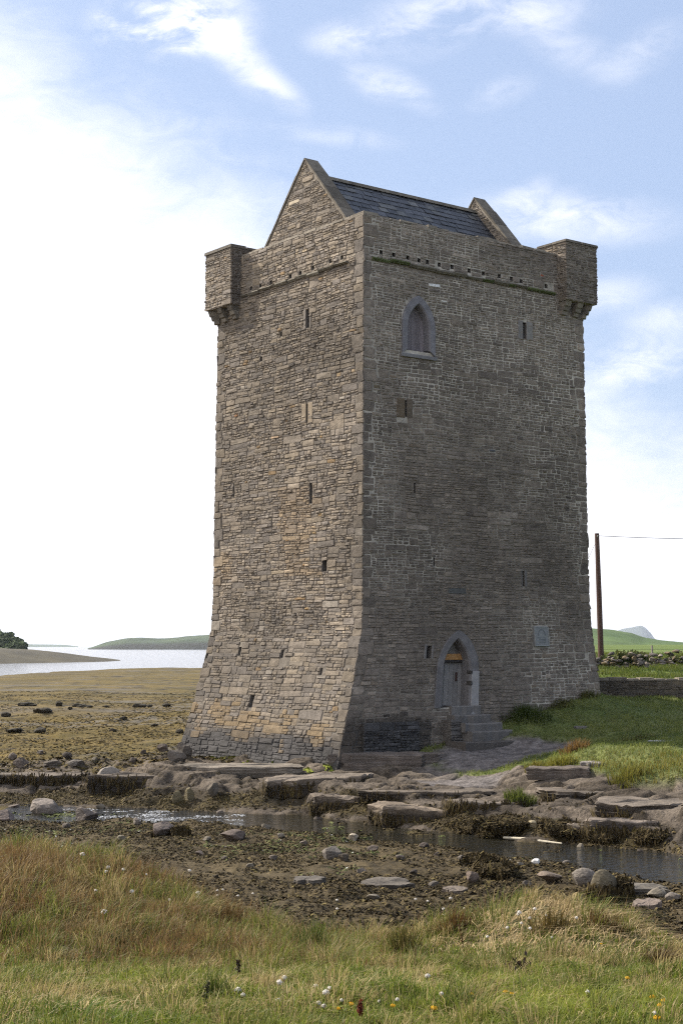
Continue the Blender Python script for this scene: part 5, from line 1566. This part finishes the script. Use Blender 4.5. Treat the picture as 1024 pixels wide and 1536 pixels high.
# --- grass of the shaded lawn, lit fringe, and field
lg = MB(); n = 90000; Y = 35.5 + 24 * rg.random(n); X = 2.5 + rg.random(n) * 13; z_ = zones(X, Y)
keep = (z_['grass_r'] > .35) & (X < .245 * Y + 1.2); X, Y = X[keep], Y[keep]; z = z_['z'][keep]; n = len(X)
fr = ss(44.0, 41.5, Y + .35 * (X - 6)); cl_ = fbm(X * 1.6, Y * 1.6, 430, 3) + .5
a = lerp(np.array([[.09, .13, .035]]), np.array([[.20, .225, .075]]), np.clip(cl_ + rg.normal(0, .2, n), 0, 1)[:, None])
yl = rg.random(n) < .7 * fr; a[yl] = lerp(np.array([[.11, .11, .025]]), np.array([[.24, .21, .065]]), rg.random(yl.sum())[:, None])
ht = (.06 + .10 * cl_ + .14 * fr * cl_) * rg.uniform(.5, 1.3, n)
lg.add(*blades(np.stack([X, Y, z - .01], 1), ht, np.full(n, .020), rg.normal(0, .4, (n, 2)), a, a * 1.2, rg))
n = 60000; Y = 58 + 60 * rg.random(n) ** 1.3; X = .13 * Y + rg.random(n) * .14 * Y; z = height(X, Y); cl_ = fbm(X * .5, Y * .5, 433, 3) + .5
a = lerp(np.array([[.04, .075, .014]]), np.array([[.13, .15, .035]]), np.clip(cl_ + rg.normal(0, .2, n), 0, 1)[:, None])
lg.add(*blades(np.stack([X, Y, z - .02], 1), (.10 + .25 * cl_) * rg.uniform(.5, 1.3, n), .03 * Y / 60, rg.normal(0, .4, (n, 2)), a, a * 1.2, rg))
tag(lg.build('lawn_grass', M_GRASS), 'grass of the lawn beside the tower and the field beyond', 'grass', kind='stuff')

# --- tufts that stand out, each its own
def tuft(name, px, py, w, h, label, ca, cb, n, seed, lean=(0, 0), spread=.35, cat='grass tuft', P=None, wd=None):
    P = on_ground(px, py) if P is None else P
    W_, H_ = px_size(P, w, h); rg = np.random.default_rng(seed)
    r = np.clip(rg.normal(0, .26, (n, 2)), -.5, .5) * np.array([W_, W_ * .7]); X, Y = P[0] + r[:, 0], P[1] + r[:, 1] + W_ * .2
    z = height(X, Y); ht = H_ * rg.uniform(.45, 1.1, n) * np.exp(-(np.hypot(r[:, 0], r[:, 1]) / max(W_, .01)) ** 2)
    a = lerp(np.array([ca]), np.array([cb]), rg.random(n)[:, None])
    ln = r / max(W_, .01) * spread * 2 + rg.normal(0, .18, (n, 2)) + np.array(lean)
    mb = MB(); mb.add(*blades(np.stack([X, Y, z - .02], 1), ht, np.full(n, (.0035 + .0002 * P[1]) if wd is None else wd), ln, a * .8, a * 1.2, rg))
    return tag(mb.build(name, M_GRASS, None, loc=P), label, cat)


RED0, RED1 = (.07, .035, .016), (.17, .095, .04); GR0, GR1 = (.035, .055, .012), (.10, .125, .03)
tuft('grass_tuft', 348, 1398, 40, 52, 'dark reddish grass tuft standing between green turf at centre left', RED0, (.12, .08, .03), 260, 501)
tuft('grass_tuft', 683, 1402, 48, 50, 'dark rusty grass tuft beside the pale straw mound', RED0, (.13, .08, .03), 300, 502, (.1, 0))
tuft('grass_tuft', 988, 1455, 56, 50, 'dark brown grass tuft bent over at the right edge of the bank', (.045, .028, .013), (.12, .08, .035), 300, 503, (.5, 0))
tuft('grass_tuft', 465, 1432, 50, 66, 'tall upright green tuft with thin reaching blades', GR0, GR1, 240, 504)
tuft('grass_tuft', 602, 1432, 52, 56, 'dark green and brown tuft left of the white flower heads', (.05, .05, .015), (.12, .10, .035), 260, 505, (-.2, 0))
tuft('grass_tuft', 830, 1402, 60, 54, 'rusty and green tuft right of the straw mound', (.06, .045, .016), (.15, .11, .04), 280, 506, (.15, 0))
tuft('grass_tuft', 905, 1400, 60, 40, 'tall bronze tuft near the tilted brown flagstone', RED0, (.16, .11, .045), 300, 507)
tuft('grass_tuft', 200, 1385, 50, 46, 'bronze tuft on the left bank behind the matted grass', RED0, (.14, .09, .04), 240, 508, (.2, 0))
tuft('grass_tuft', 160, 1425, 70, 48, 'broad leaning green tuft on the left bank', GR0, GR1, 320, 509, (.4, 0))
tuft('grass_tuft', 85, 1450, 80, 40, 'pale matted tuft with bleached bent blades at the far left', (.10, .09, .05), (.30, .26, .17), 320, 510, (.7, -.2))
tuft('grass_tuft', 320, 1505, 40, 60, 'loose green tuft low in the foreground at centre left', GR0, GR1, 200, 511)
tuft('grass_tuft', 690, 1525, 60, 60, 'lush green tuft at the bottom edge right of centre', GR0, GR1, 260, 512, (.2, 0))
tuft('grass_tuft', 900, 1500, 50, 44, 'short green tuft between the yellow flowers', GR0, GR1, 200, 513)
tuft('ledge_tuft', 781, 1203, 44, 22, 'round green tuft growing on the rock ledge above the stream', (.05, .075, .018), (.14, .16, .04), 420, 514, wd=.022)
tuft('ledge_tuft', 842, 1153, 46, 24, 'bright yellow green tuft at the left end of the lit grass', (.11, .12, .02), (.27, .25, .06), 420, 515, wd=.022)
tuft('ledge_tuft', 806, 1150, 36, 14, 'small yellow tuft on the gravel in front of the steps', (.10, .10, .02), (.25, .22, .06), 260, 516, wd=.02)
tuft('ledge_tuft', 945, 1176, 60, 22, 'yellow green grass tongue hanging over the right hand ledge', (.09, .10, .02), (.24, .22, .06), 420, 517, wd=.022)
tuft('ledge_tuft', 862, 1128, 40, 22, 'rusty orange grass at the shade line on the lawn edge', (.12, .07, .03), (.24, .15, .06), 300, 518, wd=.02)
tuft('ledge_tuft', 790, 1082, 70, 26, 'dark green grass mound against the tower right of the steps', (.03, .05, .012), (.08, .11, .025), 500, 519, wd=.022)

for i, (x, y, w, h, lab) in enumerate([(740, 1076, 26, 14, 'small grass tuft beside the lower door steps'), (838, 1063, 40, 18, 'rough grass tuft against the tower wall below the plaque'), (880, 1048, 34, 18, 'tall dry grass tuft at the right corner of the tower'), (955, 1112, 70, 12, 'dark grass fringe along the step in the shaded lawn')]):
    tuft('ledge_tuft', x, y, w, h, lab, (.05, .065, .02), (.15, .14, .05), 220, 540 + i, wd=.02)

# dark dock plant and seed spikes
def stems(name, px, py, h, label, col, seed, n=1, leafy=False, cat='plant', hpx=None):
    P = on_ground(px, py); H_ = h * P[1] / FPX; rg = np.random.default_rng(seed)
    root = empty(name, P); tag(root, label, cat)
    for i in range(n):
        d = rg.normal(0, .10, 2) * H_; t = np.linspace(0, 1, 6)[:, None]
        b = P + np.array([rg.normal(0, .02), rg.normal(0, .02), 0]); pts = b + t * np.array([d[0], d[1], H_ * rg.uniform(.7, 1)])
        mb = MB(); mb.tube(pts, np.linspace(.004, .002, 6), 5, np.array(col) * .9); mb.build('stem', M_LEAF, root)
        m = 60 if not leafy else 26
        tt_ = rg.uniform(.55 if not leafy else .1, 1, m); Pc_ = b + tt_[:, None] * (pts[-1] - b) + rg.normal(0, .006 if not leafy else .03, (m, 3)); Nn = rg.normal(0, 1, (m, 3)); Nn /= np.linalg.norm(Nn, axis=1)[:, None]
        mb = MB(); mb.add(*flakes(Pc_, Nn, np.full(m, .012 if not leafy else .034), np.full(m, .009 if not leafy else .013), np.array(col)[None] * rg.uniform(.6, 1.4, (m, 1)), rg, .006)); mb.build('seed_head' if not leafy else 'leaves', M_LEAF, root)
    return root


stems('dock_plant', 776, 1476, 34, 'withered dark brown dock with curled leaves in the grass', (.030, .018, .012), 601, 5, True)
stems('seed_spike', 362, 1478, 50, 'dark brown seed spike rising from the green turf', (.035, .022, .014), 602)
stems('seed_spike', 547, 1545, 60, 'thin reddish seed spike at the bottom edge of the photo', (.14, .035, .02), 603)
stems('seed_spike', 700, 1450, 60, 'slender brown seed spike right of centre beside a rusty tuft', (.12, .07, .03), 604)
stems('seed_spike', 307, 1530, 70, 'slender dull green seed spike low in the foreground', (.07, .07, .03), 605)

# --- flowers: one of each kind, then copies
rg = np.random.default_rng(701)


def flower_proto(name, label, group, col, r, stemh, puffy, seed):
    rg = np.random.default_rng(seed); root = empty(name, (0, 0, 0)); tag(root, label, 'flower', group)
    mb = MB(); mb.tube([(0, 0, -.35), (.006, .004, stemh * .3), (0, 0, stemh)], [.0028, .0022, .0018], 5, (.09, .10, .03)); mb.build('stem', M_LEAF, root, local=True)
    m = 70 if puffy else 26
    d = rg.normal(0, 1, (m, 3)); d[:, 2] = np.abs(d[:, 2]) * (.9 if puffy else .35); d /= np.linalg.norm(d, axis=1)[:, None]
    c = np.array(col)[None] * rg.uniform(.85, 1.1, (m, 1))
    mb = MB(); mb.add(*flakes(np.array([0, 0, stemh]) + d * r * .7 * rg.uniform(.7, 1.1, (m, 1)), d, np.full(m, r * .75), np.full(m, r * .38), c, rg, r * .22))
    v, f = ICO[1]; mb.add(v * r * .55 + np.array([0, 0, stemh]), [f], np.array(col) * .8)
    mb.build('flower_head', M_PETAL, root, local=True)
    return root


def scatter_flowers(proto, places):
    for i, (px, py, s_) in enumerate(places):
        P = on_ground(px, py + 22 * 9 / 10)        # the head stands above its root
        if i == 0: o = proto
        else:
            o = proto.copy(); S.collection.objects.link(o)
            for ch in proto.children:
                c = ch.copy(); S.collection.objects.link(c); c.parent = o
        hd = pray(px, py); tt_ = P[1] / hd[1]; zh = EYE + hd[2] * tt_
        k = s_ * 1.25 * rg.uniform(.85, 1.15)
        o.location = (hd[0] * tt_, P[1], zh - .22 * k); o.scale = (k, k, k); o.rotation_euler = (rg.normal(0, .12), rg.normal(0, .12), rg.uniform(0, 6))


white = flower_proto('white_flower', 'white fluffy seed head on a thin stem in the near grass', 'white fluffy heads in the foreground', (.80, .75, .67), .0135, .22, True, 1)
scatter_flowers(white, [(410, 1475, 1), (422, 1468, .9), (367, 1488, 1.1), (360, 1494, .8), (404, 1497, .9), (478, 1474, .9), (486, 1491, 1), (500, 1484, .9), (474, 1500, .8), (510, 1502, .8), (483, 1510, .7), (603, 1386, 1), (680, 1348, 1.5), (672, 1364, 1.3), (694, 1362, 1.2), (666, 1372, 1.0),
                           (734, 1405, .9), (642, 1466, .9), (663, 1493, .9), (600, 1498, .8), (562, 1503, .7), (800, 1362, 1.1), (785, 1368, 1.2), (793, 1378, 1), (775, 1385, .9), (770, 1372, .9), (812, 1372, .8), (796, 1390, .8), (760, 1392, .8), (822, 1405, .8), (885, 1490, .7), (982, 1517, .7)])
daisy = flower_proto('pale_flower', 'small white flower among the reddish stems of the far bank', 'small white flowers among the reddish stems', (.85, .80, .72), .018, .22, True, 2)
scatter_flowers(daisy, [(116, 1281, 1.1), (168, 1298, 1.2), (176, 1304, 1), (163, 1307, .9), (280, 1305, 1.3), (152, 1366, 1.3), (297, 1338, 1), (204, 1336, .9), (330, 1334, .9), (325, 1343, .8), (355, 1344, .9), (328, 1336, .8), (254, 1350, .8), (505, 1350, 1), (627, 1348, .9), (140, 1335, .7), (220, 1312, .7), (302, 1345, .7), (500, 1363, .8), (380, 1340, .8), (865, 1376, .8), (640, 1352, .8)])
yel = flower_proto('yellow_flower', 'small yellow flower low in the foreground grass', 'yellow flowers in the foreground', (.75, .46, .03), .0115, .22, False, 3)
scatter_flowers(yel, [(516, 1503, 1), (518, 1512, .9), (648, 1513, 1.1), (756, 1486, .9), (764, 1490, .8), (706, 1488, .8), (937, 1468, .9), (978, 1489, .9), (994, 1502, 1.2), (991, 1509, .9), (980, 1527, 1.1), (897, 1413, .7), (590, 1506, .8), (912, 1509, .7)])

# --- shrubs behind the field wall
def shrub(px, py, w, h, Y0, label, seed, ca=(.04, .06, .015), cb=(.12, .13, .035), n=2600):
    P = np.array(far_pt(px, py, Y0)); P[2] = float(height(P[0], Y0)[0]); W_, H_ = px_size(P, w, h); rg = np.random.default_rng(seed)
    root = empty('shrub', P); tag(root, label, 'shrub')
    c = np.stack([rg.normal(0, .26, 16) * W_, rg.normal(0, .2, 16) * W_, H_ * rg.uniform(.3, .85, 16)], 1); k = rg.integers(0, 16, n)
    Q = c[k] + rg.normal(0, 1, (n, 3)) * np.array([W_ * .09, W_ * .09, H_ * .13]); Q[:, 2] = np.abs(Q[:, 2])
    Nn = rg.normal(0, 1, (n, 3)); Nn /= np.linalg.norm(Nn, axis=1)[:, None]
    col = lerp(np.array([ca]), np.array([cb]), np.clip(rg.random(16)[k] * .6 + rg.random(n) * .5, 0, 1)[:, None])
    mb = MB(); mb.add(*flakes(P + Q, Nn, np.full(n, .13), np.full(n, .07), col, rg, .02)); mb.build('foliage', M_LEAF, root)
    mb = MB()
    for q in c[:8]: mb.tube([P + [0, 0, -.1], P + q * [.5, .5, .5], P + q], [.03, .02, .008], 5, (.07, .05, .035))
    mb.build('stems', M_POLE, root)


shrub(935, 985, 44, 22, 80, 'largest olive shrub behind the field wall right of the pole', 801)
shrub(962, 984, 34, 22, 80.5, 'loose brownish shrub between the olive shrub and the grey fence post', 802, (.06, .055, .02), (.15, .13, .045))
shrub(912, 988, 26, 14, 79.3, 'low dark green bush at the foot of the pole', 803, (.025, .045, .012), (.07, .09, .022))
shrub(1012, 984, 40, 14, 86, 'low yellow green shrub at the right edge behind the rubble wall', 804, (.05, .065, .015), (.14, .14, .04))

# --- wood on the knoll at the far left: one mass of crowns
rg = np.random.default_rng(811); wd_ = MB()
for i in range(260):
    px = rg.uniform(-160, 36); base = np.interp(px, [-200, -60, 0, 16, 28, 38], [946, 950, 951, 957, 966, 972]); py = base + rg.uniform(-4, 16) * (1 if px < 20 else .4)
    Pt = np.array(far_pt(px, min(py, 973), 500 - (py - 950) * 1.4)); r_ = rg.uniform(1.0, 2.3)
    v, f = rock_shape(5000 + i, 3, 2, .7); m = noise3(v, 3, i) * .5 + .5
    wd_.add(Pt + v * np.array([r_, r_, r_ * rg.uniform(.7, 1.1)]), [f], lerp(np.array([[.02, .035, .012]]), np.array([[.055, .075, .022]]), m[:, None]) * rg.uniform(.7, 1.3))
tag(wd_.build('far_wood', M_HILL), 'dark scrubby wood covering the knoll at the left edge', 'wood', kind='stuff')

# --- air
hz = MB(); hz.box((0, 7500 - 100, 140), (3600, 7600, 144), (1, 1, 1))
HM = bpy.data.materials.new('sea air'); HM.use_nodes = True; g = NT(HM.node_tree)
g.n.remove(g.n['Principled BSDF']); pv = g.add('ShaderNodeVolumePrincipled'); pv.inputs['Color'].default_value = (.80, .88, 1.0, 1); pv.inputs['Density'].default_value = 0.6e-4; pv.inputs['Anisotropy'].default_value = .3
g.l.new(pv.outputs[0], g.n['Material Output'].inputs['Volume'])
ho = tag(hz.build('haze', HM), 'thin blue sea air', 'haze', kind='stuff'); HM.cycles.homogeneous_volume = True
